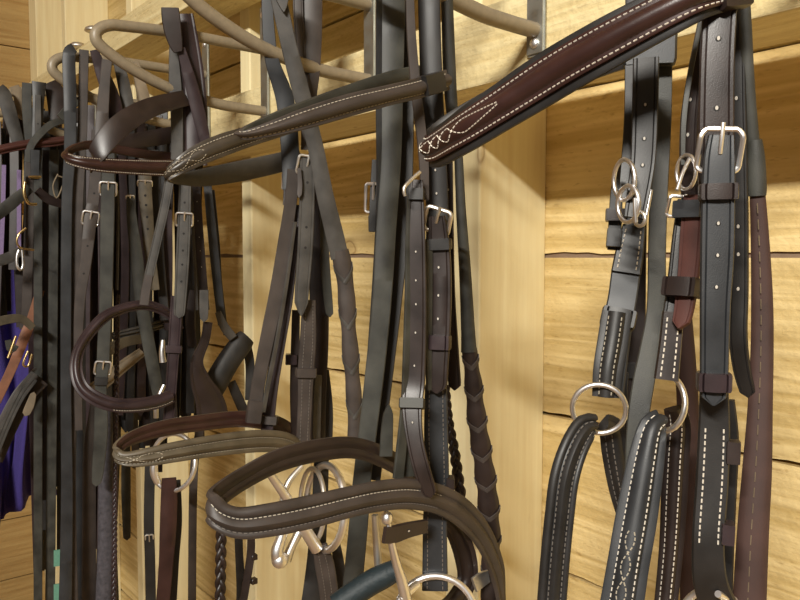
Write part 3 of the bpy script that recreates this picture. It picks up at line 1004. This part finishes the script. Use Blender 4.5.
# reins of B
strap(B, 'rein', [(445, -40, 12), (447, 0, 12), (449, 60, 13), (452, 110, 12), (458, 150, 9), (461, 210, 10), (465, 270, 12), (468, 330, 14), (469, 352, 16)], .505, 'green', ('roll', .5))
laced(B, 'laced_rein', [(469, 346, 15), (473, 380, 18), (477, 420, 20), (483, 460, 21), (488, 500, 22), (491, 550, 20), (489, 612, 18)], .505, 'dark', 1.6, 'greybrown')
braid(B, 'braided_rein', [(446, 385, 8), (449, 420, 9), (455, 455, 11), (461, 500, 12), (463, 520, 12)], .54, 'dark')

# ================================================================== bridle C (hook 1)
C = root('weathered grey-brown bridle with worn olive padded browband and noseband and laced rein', .783)
s = .77
strap(C, 'crownpiece', [(266, -30, 10), (268, 20, 12), (272, 60, 14), (285, 100, 18), (290, 150, 18), (290, 190, 15)], .785, 'blueblack', 'flat', a=0)
strap(C, 'rein', [(272, -30, 15), (281, 10, 16), (290, 50, 16), (301, 92, 17), (315, 145, 16), (325, 195, 17), (334, 232, 18), (340, 258, 18)], .75, 'grey', 'flat', a=0)
strap(C, 'rein_tip', [(276, -30, 17), (281, -10, 16), (284, 12, 14)], .742, 'grey', 'flat', tips=(None, 'point'), a=0)
strap(C, 'crownpiece', [(312, -30, 21), (312, 30, 20), (311, 70, 18), (309, 100, 15), (308, 150, 14)], .785, 'greybrown', 'flat', a=0)
strap(C, 'throatlatch', [(297, -30, 10), (299, 30, 10), (303, 80, 8)], .79, 'greybrown', 'creased', a=0)
ckC = strap(C, 'cheekpiece', [(307, 155, 14), (307, 200, 15), (305, 250, 15), (302, 290, 14), (301, 316, 13)], s - .008, 'grey', 'creased', t=.0036, tips=(None, 'point'), holes=[(308, 184), (306, 226), (305, 247)], hole='hole', a=10)
buckle(ckC, 304, 166, wk=1.3, hk=1.2, mat='dull', r=.0016, rot=-8, w=.0175)
strap(C, 'cheek_buckle_tab', [(299, 168, 4), (300, 185, 5), (299, 198, 5)], s - .01, 'greybrown', 'flat', tips=(None, 'round'))
ck2 = strap(C, 'lower_cheekpiece', [(309, 300, 13), (308, 340, 16), (306, 370, 16), (305, 400, 14), (303, 445, 14)], s, 'greybrown', 'flat', t=.0045, stitch=(-.55, .5), thread='thread3', a=10)
keeper(ck2, 305, 371, 9, 'greybrown', 1.3, 2.8)
strap(C, 'far_crownpiece', [(316, 150, 13), (318, 220, 15), (319, 280, 19), (319, 340, 19), (318, 400, 16), (318, 460, 14)], .80, 'dark', 'flat', a=5)
strap(C, 'far_strap_tail', [(323, 200, 7), (325, 260, 9), (328, 300, 9), (330, 317, 7)], .79, 'green', 'flat', tips=(None, 'round'), a=5)
kd = strap(C, 'far_cheekpiece', [(296, 310, 8), (295, 360, 9), (295, 400, 10), (297, 440, 11)], .80, 'dark', 'flat')
keeper(kd, 293, 360, 10, 'purple', 1.3, 5, shift=.4)
strap(C, 'buckled_tail', [(318, 375, 7), (317, 400, 8), (316, 440, 8)], .785, 'grey', 'flat', a=20)
strap(C, 'dark_lining', [(324, 370, 10), (327, 410, 12), (326, 450, 12)], .81, 'black', 'flat')
sm = strap(C, 'far_buckle_strap', [(287, 168, 6), (286, 190, 5), (285, 205, 4)], .80, 'dark', 'flat')
buckle(sm, 285, 180, wk=1.2, hk=2.2, mat='steel', r=.0015, w=.008)
lf = strap(C, 'noseband_cheek', [(294, 170, 13), (291, 200, 12), (285, 240, 13), (277, 290, 14), (268, 335, 14), (259, 380, 13), (253, 422, 14)], .775, 'greybrown', 'flat', a=10, t=.004)
rt = strap(C, 'noseband_cheek', [(298, 205, 7), (293, 250, 9), (288, 295, 11), (280, 340, 12), (272, 385, 13), (268, 420, 13), (266, 440, 11)], .78, 'purple', 'flat', a=-5, t=.004)
strap(C, 'noseband_cheek_edge', [(295, 222, 2.5), (287, 280, 3), (277, 340, 3.5), (267, 390, 4), (263, 412, 4)], .768, 'grey', 'flat', a=25)
keeper(rt, 267, 421, 8, 'greybrown', 1.5, 4)
keeper(lf, 254, 412, 22, 'greybrown', 1.1, 3)
# browband C
bbC = [(304, 120, 15), (280, 128, 17), (250, 136, 20), (220, 146, 22), (195, 157, 20), (177, 168, 15), (169, 175, 11), (176, 179, 10), (200, 178, 17), (230, 173, 20), (260, 167, 20), (290, 160, 19), (300, 157, 18)]
sC = [.765, .762, .760, .760, .764, .770, .778, .784, .790, .795, .80, .80, .80]
brC = strap(C, 'browband', bbC, sC, 'umber', 'padded', band=True, t=.0028, step=.003, back='grey')
it = near_i(brC, 169, 175)
stitches(brC, (-.62, .62), 'thread2', .0038, i1=it, r=.0005)
i0 = near_i(brC, 205, 152)
stitches(brC, (lambda x: .5 * math.sin(math.pi * x / .022), lambda x: -.5 * math.sin(math.pi * x / .022)), 'thread2', .003, i0=i0, i1=it, r=.0004, name='fancy_stitching')
keeper(brC, 292, 160, 14, 'blueblack', 1.08, 4)
# noseband C
nC = [(302, 452, 18), (285, 443, 21), (262, 441, 22), (235, 443, 22), (205, 447, 21), (175, 452, 20), (148, 457, 18), (127, 459, 14), (118, 455, 11), (121, 445, 11), (137, 436, 14), (165, 428, 16), (200, 423, 16), (240, 419, 16), (272, 423, 17), (292, 434, 16), (304, 446, 12)]
sNC = [.775, .765, .760, .758, .758, .760, .765, .772, .780, .786, .791, .795, .80, .803, .805, .805, .80]
nsC = strap(C, 'noseband', nC, sNC, 'olive', 'double', band=True, t=.0028, step=.003, back='brown', label='padded noseband, outside worn olive brown')
it = near_i(nsC, 118, 455)
stitches(nsC, (.34, -.58), 'thread2', .0036, i1=it, r=.0003)
stitches(nsC, (lambda x: .45 * math.sin(math.pi * x / .03), lambda x: -.45 * math.sin(math.pi * x / .03)), 'thread2', .003, i0=near_i(nsC, 165, 453), i1=it, r=.0004, name='fancy_stitching')
# bit C
rod(C, 'bit_shank', [(270, 474, 8), (288, 500, 10), (303, 526, 12), (317, 549, 13)], .775, 'steel')
rod(C, 'bit_shank', [(302, 466, 5), (290, 480, 6), (284, 494, 7), (282, 510, 6)], .782, 'dull')
rod(C, 'mouthpiece', [(284, 515, 10), (282, 535, 10), (277, 552, 13), (281, 562, 15)], .778, 'steel')
rod(C, 'mouthpiece', [(312, 505, 8), (301, 528, 9), (292, 546, 8), (286, 560, 11)], .785, 'dull')
ball(C, 'bit_joint', 280, 560, 8.5, .777, 'steel')
ring(C, 'bit_ring', 325, 507, 19, 41, .785, 'steel', 3.8)
ring(C, 'bit_ring', 312, 505, 12, 36, .81, 'dull', 2.4)
strap(C, 'rein_billet', [(320, 545, 14), (324, 562, 19), (328, 585, 19), (331, 612, 18)], .775, 'greybrown', 'flat', t=.005, stitch=(-.3, .4), thread='thread3', a=0)
strap(C, 'rein_billet', [(336, 545, 9), (339, 570, 12), (338, 600, 12), (336, 612, 12)], .79, 'black', 'flat', t=.005, a=0)
strap(C, 'long_strap', [(322, 440, 14), (320, 500, 16), (316, 560, 18), (310, 612, 20)], .815, 'black', 'flat', a=0)
laced(C, 'laced_rein', [(340, 250, 18), (345, 280, 19), (348, 320, 17), (351, 360, 17), (354, 400, 16), (355, 445, 15)], .75, 'greybrown', 2.7, 'grey')
# ================================================================== bridle D (hook 2)
Dd = root('plum brown bridle with narrow piped browband and round hoop noseband', 1.056)
s = 1.03
strap(Dd, 'crownpiece', [(170, 8, 17), (171, 18, 18), (173, 32, 17), (176, 45, 13), (178, 52, 8)], 1.028, 'dark', 'flat', t=.006, a=0, label='folded crownpiece end over the hook')
strap(Dd, 'crownpiece', [(184, 14, 18), (189, 50, 22), (193, 85, 24), (195, 125, 25), (195, 165, 24)], 1.045, 'purple', 'creased', a=0, t=.004)
strap(Dd, 'crownpiece', [(181, 48, 8), (190, 80, 12), (199, 115, 13), (206, 145, 10)], 1.03, 'purple', 'flat', a=0, t=.003)
strap(Dd, 'throatlatch', [(173, 42, 7), (175, 80, 12), (177, 120, 12), (177, 160, 12)], 1.05, 'grey', 'flat', a=0)
nbd = strap(Dd, 'drop_band', [(186, 98, 16), (165, 103, 18), (145, 110, 20), (125, 122, 22), (108, 138, 22), (96, 156, 20), (92, 166, 16)], [1.04, 1.03, 1.02, 1.015, 1.015, 1.02, 1.03], 'dark', 'flat', band=True, t=.003, tilt=20)
strap(Dd, 'drop_band', [(184, 132, 15), (160, 137, 16), (135, 141, 15), (112, 146, 13), (98, 155, 10)], [1.075] * 5, 'dark', 'flat', band=True, t=.003)
bD = [(180, 168, 16), (160, 168, 16), (130, 167, 15), (100, 165, 14), (80, 162, 12), (68, 158, 10), (67, 153, 8), (78, 147, 8), (95, 145, 9), (120, 150, 9), (150, 155, 9), (178, 157, 9)]
sD = [1.02, 1.012, 1.01, 1.012, 1.018, 1.03, 1.045, 1.06, 1.07, 1.075, 1.075, 1.07]
brD = strap(Dd, 'browband', bD, sD, 'brown', 'padded', band=True, t=.0030, step=.003)
it = near_i(brD, 68, 158)
stitches(brD, (-.82, .82), 'thread2', .0030, i1=it, r=.0006)
cD = strap(Dd, 'cheekpiece', [(185, 180, 12), (184, 225, 13), (182, 270, 13), (179, 318, 11)], s, 'grey', 'creased', tips=(None, 'round'), holes=[(183, 235), (182, 250), (181, 265), (180, 281), (184, 203)], hole='hole', a=0, t=.0036)
buckle(cD, 184, 220, wk=1.4, hk=1.1, mat='steel', r=.0016, w=.0165)
c2D = strap(Dd, 'lower_cheekpiece', [(177, 296, 12), (175, 330, 12), (172, 375, 11), (168, 430, 11)], s + .004, 'purple', 'creased', a=0, t=.004)
keeper(c2D, 174, 348, 7, 'purple', 1.4, 3)
c3 = strap(Dd, 'throatlatch', [(196, 180, 9), (198, 220, 9), (201, 260, 9), (205, 310, 9)], 1.06, 'dark', 'flat', holes=[(199, 203), (200, 220), (201, 237), (201, 252), (202, 268)], a=0, hr=.0012)
strap(Dd, 'throatlatch_edge', [(191, 185, 3), (193, 230, 3), (195, 270, 3), (197, 310, 3)], 1.05, 'grey', 'flat')
strap(Dd, 'rein', [(207, 180, 8), (212, 230, 9), (217, 280, 9), (222, 325, 8)], 1.085, 'blueblack', 'flat', a=0)
strap(Dd, 'rein', [(212, 190, 5), (217, 240, 5), (220, 285, 5), (226, 335, 5)], 1.09, 'black', 'flat', a=0)
strap(Dd, 'keeper_tail', [(204, 290, 9), (204, 310, 9), (204, 322, 7)], 1.04, 'grey', 'flat', tips=(None, 'round'))
bl = strap(Dd, 'twisted_strap', [(208, 322, 9), (205, 340, 9), (197, 362, 12), (201, 382, 20), (210, 402, 28), (214, 425, 32)], 1.045, 'dark', 'creased', a=10, t=.004)
strap(Dd, 'strap_loop', [(193, 290, 7), (190, 320, 9), (193, 348, 9)], 1.07, 'dark', 'flat', tips=(None, 'round'))
strap(Dd, 'rolled_pad', [(247, 337, 18), (241, 344, 22), (228, 362, 23), (214, 386, 24), (204, 402, 22)], 1.08, 'black', ('roll', .45), label='thick black rolled pad end')
strap(Dd, 'pad_strap', [(218, 312, 6), (224, 326, 9), (233, 338, 9)], 1.075, 'grey', 'flat')
strap(Dd, 'pad_tail', [(246, 345, 10), (250, 365, 9), (249, 400, 8)], 1.09, 'black', 'flat')
strap(Dd, 'pad_tail', [(231, 382, 9), (238, 398, 10), (246, 416, 10)], 1.085, 'black', 'flat')
strap(Dd, 'thin_cheek', [(171, 170, 9), (165, 205, 9), (156, 245, 9), (148, 280, 9), (144, 304, 8)], 1.02, 'grey', 'creased', a=0)
strap(Dd, 'cheek_tab', [(149, 275, 8), (146, 290, 9), (144, 305, 9)], 1.015, 'greybrown', 'flat')
hoop = [(180, 330, 9), (172, 317, 9), (160, 309, 10), (144, 305, 10), (125, 308, 10), (106, 316, 11), (90, 332, 11), (79, 350, 11), (76, 368, 12), (81, 386, 13), (95, 398, 14), (115, 405, 14), (140, 405, 14), (160, 401, 14), (172, 396, 13)]
sh = [1.07, 1.075, 1.08, 1.08, 1.08, 1.075, 1.07, 1.06, 1.05, 1.04, 1.03, 1.022, 1.018, 1.02, 1.02]
hp = strap(Dd, 'noseband', hoop, sh, 'purple', 'padded', t=.0032, a=0, step=.003, label='round plum brown hoop noseband with pale edge')
stitches(hp, (.7,), 'thread2', .0032, i0=near_i(hp, 112, 405), r=.0005)
rod(Dd, 'bit_link', [(163, 340, 4), (162, 352, 6), (163, 362, 7)], 1.05, 'steel')
rod(Dd, 'bit_link', [(164, 385, 4), (157, 402, 5), (156, 418, 5)], 1.05, 'steel')
ring(Dd, 'bit_ring', 173, 462, 21, 28, 1.04, 'steel', 2.4)
rod(Dd, 'bit_cheek', [(155, 458, 7), (154, 472, 8), (158, 483, 7)], 1.035, 'steel')
strap(Dd, 'rein_billet', [(169, 478, 14), (169, 500, 16), (168, 530, 16), (166, 565, 14), (162, 612, 13)], 1.03, 'red', 'flat', t=.004, a=0).obj.data.materials[0] = M['brown']
strap(Dd, 'rein_lining', [(178, 480, 5), (179, 520, 6), (175, 560, 8), (172, 612, 8)], 1.05, 'black', 'flat')
kf = strap(Dd, 'rein', [(150, 465, 10), (149, 520, 10), (150, 560, 10), (151, 612, 10)], 1.075, 'black', 'flat')
buckle(kf, 157, 540, wk=1.1, hk=1.9, mat='dull', r=.0012, w=.010)
strap(Dd, 'rein', [(205, 410, 8), (196, 450, 8), (193, 500, 8), (192, 612, 8)], 1.10, 'greybrown', 'flat')
braid(Dd, 'braided_rein', [(221, 505, 9), (221, 545, 11), (220, 612, 11)], 1.00, 'dark')
strap(Dd, 'rein_with_stops', [(250, 515, 7), (251, 550, 8), (246, 585, 8), (241, 612, 8)], 1.03, 'dark', 'flat')
stp = strap(Dd, 'rein_lining', [(238, 515, 9), (239, 550, 8), (241, 590, 9), (240, 612, 9)], 1.05, 'black', 'flat')
for yy in (557, 581):
    bm = bmesh.new(); c_ = P(253, yy, 1.03)
    vs, fs = box(bm, c_.x - .005, c_.x + .005, c_.y - .004, c_.y + .006, c_.z - .0045, c_.z + .0045)
    bmesh.ops.bevel(bm, geom=list(bm.edges), offset=.001, segments=1, affect='EDGES')
    link('rein_stop', bm, M['dark'], Dd)

# ================================================================== cluster on hook 3
E1 = root('pair of long black reins hanging straight down beside the bent hook tip', 1.333, 'reins', .42, None, 'reins')
strap(E1, 'rein', [(74, 48, 9), (69, 56, 12), (70, 100, 12), (70, 150, 11), (67, 200, 10), (66, 300, 10), (66, 400, 10), (67, 500, 11), (65, 612, 12)], 1.245, 'blueblack', 'flat', a=0)
strap(E1, 'rein', [(84, 50, 9), (83, 100, 9), (82, 140, 9), (78, 200, 10), (76, 280, 10), (74, 350, 9), (72, 430, 7), (73, 520, 6), (74, 612, 8)], 1.250, 'greybrown', 'flat', a=0)
E2 = root('worn bridle with two silver buckles side by side above the plum hoop noseband', 1.333)
e = strap(E2, 'cheekpiece', [(97, 130, 10), (95, 185, 11), (90, 222, 12), (86, 260, 11), (80, 300, 10), (78, 360, 8), (79, 430, 7)], 1.230, 'greybrown', 'flat', a=0, holes=[(93, 192), (85, 246), (81, 274)], hole='hole')
buckle(e, 90, 217, wk=1.3, hk=1.1, mat='steel', r=.0016, w=.0185)
e = strap(E2, 'cheekpiece', [(109, 120, 11), (108, 190, 13), (107, 240, 13), (106, 300, 12), (104, 340, 12), (103, 365, 12), (101, 385, 11), (101, 430, 13), (98, 470, 11), (96, 486, 8)], 1.220, 'green', 'flat', a=0, tips=(None, 'round'), t=.004)
buckle(e, 109, 190, wk=1.35, hk=1.1, mat='steel', r=.0017, w=.0185)
buckle(e, 102, 368, wk=1.35, hk=1.25, mat='steel', r=.0017, w=.0175)
keeper(e, 101, 381, 8, 'black', 1.2, 3)
strap(E2, 'thin_cord', [(118, 190, 2.5), (118, 240, 2.5), (117, 290, 2.5)], 1.230, 'grey', ('roll', 1))
braid(E2, 'braided_rein', [(118, 295, 4), (117, 350, 5), (116, 420, 5), (115, 500, 5), (114, 612, 6)], 1.240, 'purple')
strap(E2, 'crownpiece', [(94, 50, 8), (103, 75, 13), (112, 98, 15), (118, 125, 14)], 1.235, 'purple', 'flat', a=0)
strap(E2, 'crownpiece', [(107, 60, 10), (105, 80, 10), (102, 120, 12), (100, 160, 12)], 1.220, 'greybrown', 'flat', a=0)
strap(E2, 'throatlatch', [(118, 60, 10), (125, 90, 12), (131, 125, 12)], 1.240, 'grey', 'flat', a=0)
strap(E2, 'throatlatch', [(135, 62, 8), (143, 95, 12), (147, 120, 12)], 1.250, 'beige', 'flat', a=0)
strap(E2, 'inner_browband', [(90, 98, 7), (75, 103, 8), (60, 118, 8)], 1.29, 'green', 'flat', band=True)
E3 = root('weathered bridle of greenish and pale brown punched straps, behind the thin diagonal cheek strap', 1.36)
e = strap(E3, 'cheekpiece', [(130, 195, 7), (132, 220, 10), (137, 260, 12), (141, 300, 12), (147, 335, 12), (154, 372, 12), (158, 395, 10)], 1.260, 'green', 'flat', a=0)
buckle(e, 130, 198, wk=1.3, hk=.6, mat='steel', r=.0013, w=.009)
e = strap(E3, 'cheekpiece', [(145, 150, 12), (145, 190, 13), (147, 215, 12), (149, 245, 11), (155, 290, 9)], 1.270, 'beige', 'flat', a=0, holes=[(145, 195), (146, 205), (146, 216), (147, 228)], hole='hole', hr=.0021)
e.obj.data.materials[0] = M['olive']
buckle(e, 145, 184, wk=1.3, hk=.5, mat='steel', r=.0014, w=.0175)
strap(E3, 'rein', [(155, 150, 8), (157, 200, 9), (160, 260, 9), (165, 320, 9)], 1.290, 'black', 'flat')
strap(E3, 'rein', [(168, 210, 8), (168, 260, 9), (167, 300, 10), (168, 330, 8)], 1.300, 'purple', 'flat')
strap(E3, 'noseband', [(88, 392, 11), (105, 381, 13), (122, 367, 12), (142, 352, 9)], 1.290, 'beige', 'padded', band=True, t=.003)
strap(E3, 'noseband_lining', [(105, 352, 12), (125, 342, 10), (150, 338, 8)], 1.300, 'olive', 'flat', band=True)
strap(E3, 'browband', [(112, 336, 7), (140, 330, 9), (168, 322, 9)], 1.310, 'grey', 'double', band=True, t=.003)
strap(E3, 'long_strap', [(96, 400, 9), (90, 450, 12), (89, 520, 13), (89, 612, 14)], 1.280, 'greybrown', 'flat', a=0)
strap(E3, 'long_strap', [(80, 430, 6), (79, 500, 7), (79, 612, 8)], 1.290, 'blueblack', 'flat', a=0)
strap(E3, 'tail', [(126, 440, 8), (126, 490, 9), (127, 540, 7)], 1.310, 'green', 'flat', tips=(None, 'round'))
fz = strap(E3, 'fleece_sleeve', [(107, 410, 10), (106, 450, 13), (106, 500, 15), (106, 550, 16), (104, 612, 17)], 1.260, 'fur', ('roll', .8), label='dark matted fleece sleeve')
# dark bunch of further bridles behind these
E4 = root('bunch of black bridle straps in shadow, furthest back behind the plum hoop noseband', 1.40, 'bridle')
random.seed(11)
for k in range(34):
    x = 72 + (k % 20) * 6.6 + (3.5 if k >= 20 else 0) + random.uniform(-1.5, 1.5)
    y0 = random.uniform(95, 150); y1 = random.uniform(430, 620) if k % 3 else 612
    if x > 118: y1 = random.uniform(400, 475)
    w = random.uniform(7, 11)
    j = random.uniform(-5, 5)
    strap(E4, 'strap', [(x, y0, w), (x + j, (y0 + y1) / 2, w), (x - j * .5, y1, w)], 1.375 + .02 * (k % 3), random.choice(['black', 'black', 'dark', 'purple', 'blueblack']), 'flat', a=random.uniform(-20, 20),
          tips=(None, random.choice([None, 'round'])), step=.012)

# ================================================================== cluster on hook 4 (far left)
F1 = root('dusty bridle with brass buckle and red-brown browband at the far left', 1.61)
strap(F1, 'crownpiece', [(-2, 88, 12), (4, 96, 14), (11, 118, 13), (18, 142, 11)], 1.550, 'grey', 'flat', a=0)
strap(F1, 'crownpiece', [(14, 86, 9), (19, 98, 10), (20, 115, 9)], 1.570, 'beige', 'flat', a=0)
strap(F1, 'crownpiece', [(27, 83, 9), (27, 110, 9), (29, 140, 8)], 1.550, 'green', 'flat', a=0)
e = strap(F1, 'crownpiece', [(39, 82, 13), (38, 110, 10), (37, 140, 10), (36, 170, 8)], 1.545, 'black', 'flat', a=0)
strap(F1, 'crownpiece', [(38, 95, 5), (38, 118, 6), (38, 135, 5)], 1.540, 'grey', 'flat', a=0, holes=[(38, 123)], hole='hole')
strap(F1, 'crownpiece', [(50, 82, 13), (56, 95, 18), (58, 120, 16)], 1.560, 'dark', 'flat', a=0)
strap(F1, 'browband', [(66, 140, 8), (52, 142, 9), (30, 144, 9), (8, 148, 9), (-8, 152, 9)], 1.535, 'red', 'padded', band=True, t=.003)
strap(F1, 'browband', [(66, 120, 6), (52, 124, 7), (40, 134, 7), (31, 146, 7), (27, 162, 6)], 1.525, 'green', 'flat', band=False, a=0)
e = strap(F1, 'cheekpiece', [(35, 150, 9), (35, 168, 8), (35, 180, 8)], 1.520, 'blueblack', 'flat', a=0)
rod(F1, 'buckle_bar', [(29, 177, 2.5), (35, 177, 3), (41, 177, 2.5)], 1.515, 'brass')
rod(F1, 'brass_dee', [(25, 182, 2.5), (24, 192, 3), (26, 200, 3), (30, 204, 3), (37, 204, 2.5)], 1.515, 'brass')
rod(F1, 'brass_ring', [(26, 228, 2), (19, 234, 2), (17, 242, 2), (21, 248, 2), (34, 250, 2)], 1.525, 'brass')
rod(F1, 'snap_clip', [(19, 250, 2.5), (17, 256, 2.5), (17, 265, 2.5), (20, 270, 2.5), (23, 265, 2.5), (22, 250, 2)], 1.520, 'steel')
strap(F1, 'noseband', [(-8, 218, 12), (8, 206, 12), (20, 196, 11), (30, 188, 9)], 1.530, 'green', 'flat', band=True)
strap(F1, 'noseband', [(37, 190, 8), (48, 199, 9), (62, 204, 8)], 1.550, 'dark', 'flat', band=True)
strap(F1, 'jaw_strap', [(-8, 262, 10), (8, 258, 11), (22, 250, 8)], 1.560, 'grey', 'flat', band=True)
strap(F1, 'jaw_strap', [(-8, 323, 9), (10, 319, 9), (22, 319, 8), (33, 328, 7)], 1.550, 'olive', 'flat', band=True)
strap(F1, 'twine', [(58, 174, 1.5), (53, 186, 1.5), (57, 198, 1.5), (64, 180, 1.5), (58, 176, 1.5)], 1.510, 'beige', ('roll', 1))
for k, (x0, x1, x2, w, m) in enumerate(((38, 38, 37, 8, 'green'), (54, 53, 50, 9, 'green'), (46, 45, 44, 6, 'dark'), (31, 27, 24, 9, 'greybrown'), (60, 60, 60, 6, 'black'))):
    yb = 612 if k in (0, 1) else (480, 480, 500, 330, 560)[k]
    strap(F1, 'rein', [(x0, 150, w), (x1, 300, w), (x2 + (k == 0) * 1, yb, w)], 1.60 + .01 * k, m, 'flat', a=0, step=.01)
F2 = root('tan leather strap bridle hanging over the purple cloth at the far left edge', 1.64)
strap(F2, 'cheekpiece', [(40, 290, 8), (32, 318, 9), (24, 338, 10), (12, 368, 9), (-4, 402, 9)], 1.615, 'tan', 'flat', a=0)
for k in range(3):
    strap(F2, 'piped_band', [(36, 368 + 6 * k, 3), (22, 385 + 7 * k, 3.2), (8, 412 + 8 * k, 3.2), (-6, 445 + 9 * k, 3.2)], 1.570, 'grey', 'flat', a=0)
strap(F2, 'piped_band', [(40, 378, 20), (24, 395, 20), (8, 424, 20), (-8, 460, 20)], 1.590, 'greybrown', 'flat', a=0)
e = strap(F2, 'buckle_strap', [(8, 340, 6), (11, 350, 7), (16, 345, 6)], 1.570, 'green', 'flat')
rod(F2, 'buckle', [(16, 336, 2.5), (12, 347, 2.5), (8, 358, 2.5)], 1.550, 'brass')
rod(F2, 'buckle', [(28, 351, 2), (23, 364, 2), (28, 366, 2), (32, 354, 2)], 1.550, 'brass')
strap(F2, 'webbing', [(4, 165, 4), (3, 210, 4), (1, 260, 4)], 1.610, 'lilac', 'flat', a=0)
strap(F2, 'webbing', [(19, 170, 4), (19, 210, 4), (19, 250, 4)], 1.610, 'lilac', 'flat', a=0)
strap(F2, 'padding', [(34, 392, 5), (30, 405, 8), (25, 416, 7)], 1.560, 'beige', 'flat', a=0, tips=('round', 'round'))
F3 = root('bunch of black straps in shadow behind the brass buckle at the far left', 1.70)
random.seed(5)
for k in range(15):
    x = -4 + k * 5.6 + random.uniform(-1.5, 1.5)
    y0 = random.uniform(98, 130); w = random.uniform(6.5, 9)
    y1 = random.uniform(260, 330) if x < 34 else random.uniform(470, 612)
    j = random.uniform(-4, 4)
    strap(F3, 'strap', [(x, y0, w), (x + j, (y0 + y1) / 2, w), (x - j * .5, y1, w)], 1.66 + .02 * (k % 3), random.choice(['black', 'dark', 'purple', 'blueblack', 'dark']), 'flat', a=random.uniform(-20, 20), step=.015)
# bit of mint tape on a strap low down
strap(F3, 'tape', [(57, 550, 6), (57, 566, 6)], 1.550, 'mint', 'flat', a=0)
strap(F3, 'tape', [(57, 584, 6), (57, 612, 6)], 1.550, 'mint', 'flat', a=0)

# round metal caps standing on the upper rail, just above the hook tips
for (kx, ky, lab) in ((78, 47, 'shiny round metal knob above the two upright reins'), (94, 31, 'dull round metal knob beside the long hook tip')):
    d_ = ray(kx, ky)
    c_ = CAM + d_ * ((D_RAIL + .004) / d_.y)
    k_ = thing('metal_knob', lab, 'knob', c_, 'metal knobs on the upper rail')
    bm = bmesh.new(); bmesh.ops.create_uvsphere(bm, u_segments=18, v_segments=10, radius=.022)
    for v in bm.verts: v.co.z = v.co.z * .55 if v.co.z > 0 else v.co.z * .25
    bmesh.ops.translate(bm, verts=bm.verts, vec=c_)
    link('cap', bm, M['dull'], k_, sharp=180)
    bm = bmesh.new(); tube_path(bm, [c_, Vector((c_.x, c_.y + .008, (c_.z + EYE + .525) / 2)), Vector((c_.x, c_.y + .015, EYE + .524))], .006)
    link('stem', bm, M['zinc'], k_)

# ------------------------------------------------------------------ purple cloth hung behind the far left bridles
bm = bmesh.new()
nx, nz = 26, 40
org = P(10, 300, 1.80)
grid = []
edge_pts = [(-46, 505), (-30, 520), (-14, 528), (0, 526), (14, 514), (28, 506), (40, 500), (50, 496)]
for i in range(nx + 1):
    u = i / nx
    px = -46 + 96 * u
    for a_, b_ in zip(edge_pts, edge_pts[1:]):
        if a_[0] <= px <= b_[0] + .01:
            yb = a_[1] + (b_[1] - a_[1]) * (px - a_[0]) / (b_[0] - a_[0])
    col = []
    for k in range(nz + 1):
        v = k / nz
        y = 235 + (yb - 235) * v
        p = P(px, y, 1.79)
        fold = .014 * math.sin(u * 17 + v * 2.2) + .008 * math.sin(u * 31 - v * 3) + .01 * math.sin(v * 7 + u * 5)
        col.append(bm.verts.new((p.x + fold * (1 + v), p.y + .012 * math.sin(v * 5 + u * 9), p.z)))
    grid.append(col)
for i in range(nx):
    for k in range(nz):
        bm.faces.new((grid[i][k], grid[i + 1][k], grid[i + 1][k + 1], grid[i][k + 1]))
cl = link('saddle_pad', bm, M['cloth'], None, origin=org, sharp=180)
md = cl.modifiers.new('thickness', 'SOLIDIFY'); md.thickness = .006
cl['label'] = 'purple saddle pad hanging in folds at the far left edge'; cl['category'] = 'saddle pad'

# ------------------------------------------------------------------ light
def area(name, loc, target, sx, sy, power, color):
    l = bpy.data.lights.new(name, 'AREA'); l.shape = 'RECTANGLE'; l.size = sx; l.size_y = sy; l.energy = power; l.color = color
    o = bpy.data.objects.new(name, l); COL.objects.link(o); o.location = loc
    o.rotation_euler = (Vector(target) - Vector(loc)).to_track_quat('-Z', 'Y').to_euler()
    return o


l = bpy.data.lights.new('ceiling_tube_light', 'AREA'); l.shape = 'RECTANGLE'; l.size = 1.3; l.size_y = .12
l.energy = 248; l.color = (1.0, .96, .88)
o = bpy.data.objects.new('ceiling_tube_light', l); COL.objects.link(o)
o.location = (1.35, -2.4, EYE + 1.75)
o.rotation_euler = (math.radians(58), 0, 0)
w = bpy.data.worlds.new('world'); w.use_nodes = True; sc.world = w
w.node_tree.nodes['Background'].inputs[0].default_value = (1.0, .80, .62, 1)
w.node_tree.nodes['Background'].inputs[1].default_value = .15
sc.view_settings.view_transform = 'Standard'
sc.view_settings.look = 'None'
sc.view_settings.exposure = 0
sc.view_settings.gamma = 1
sc.view_settings.use_curve_mapping = False
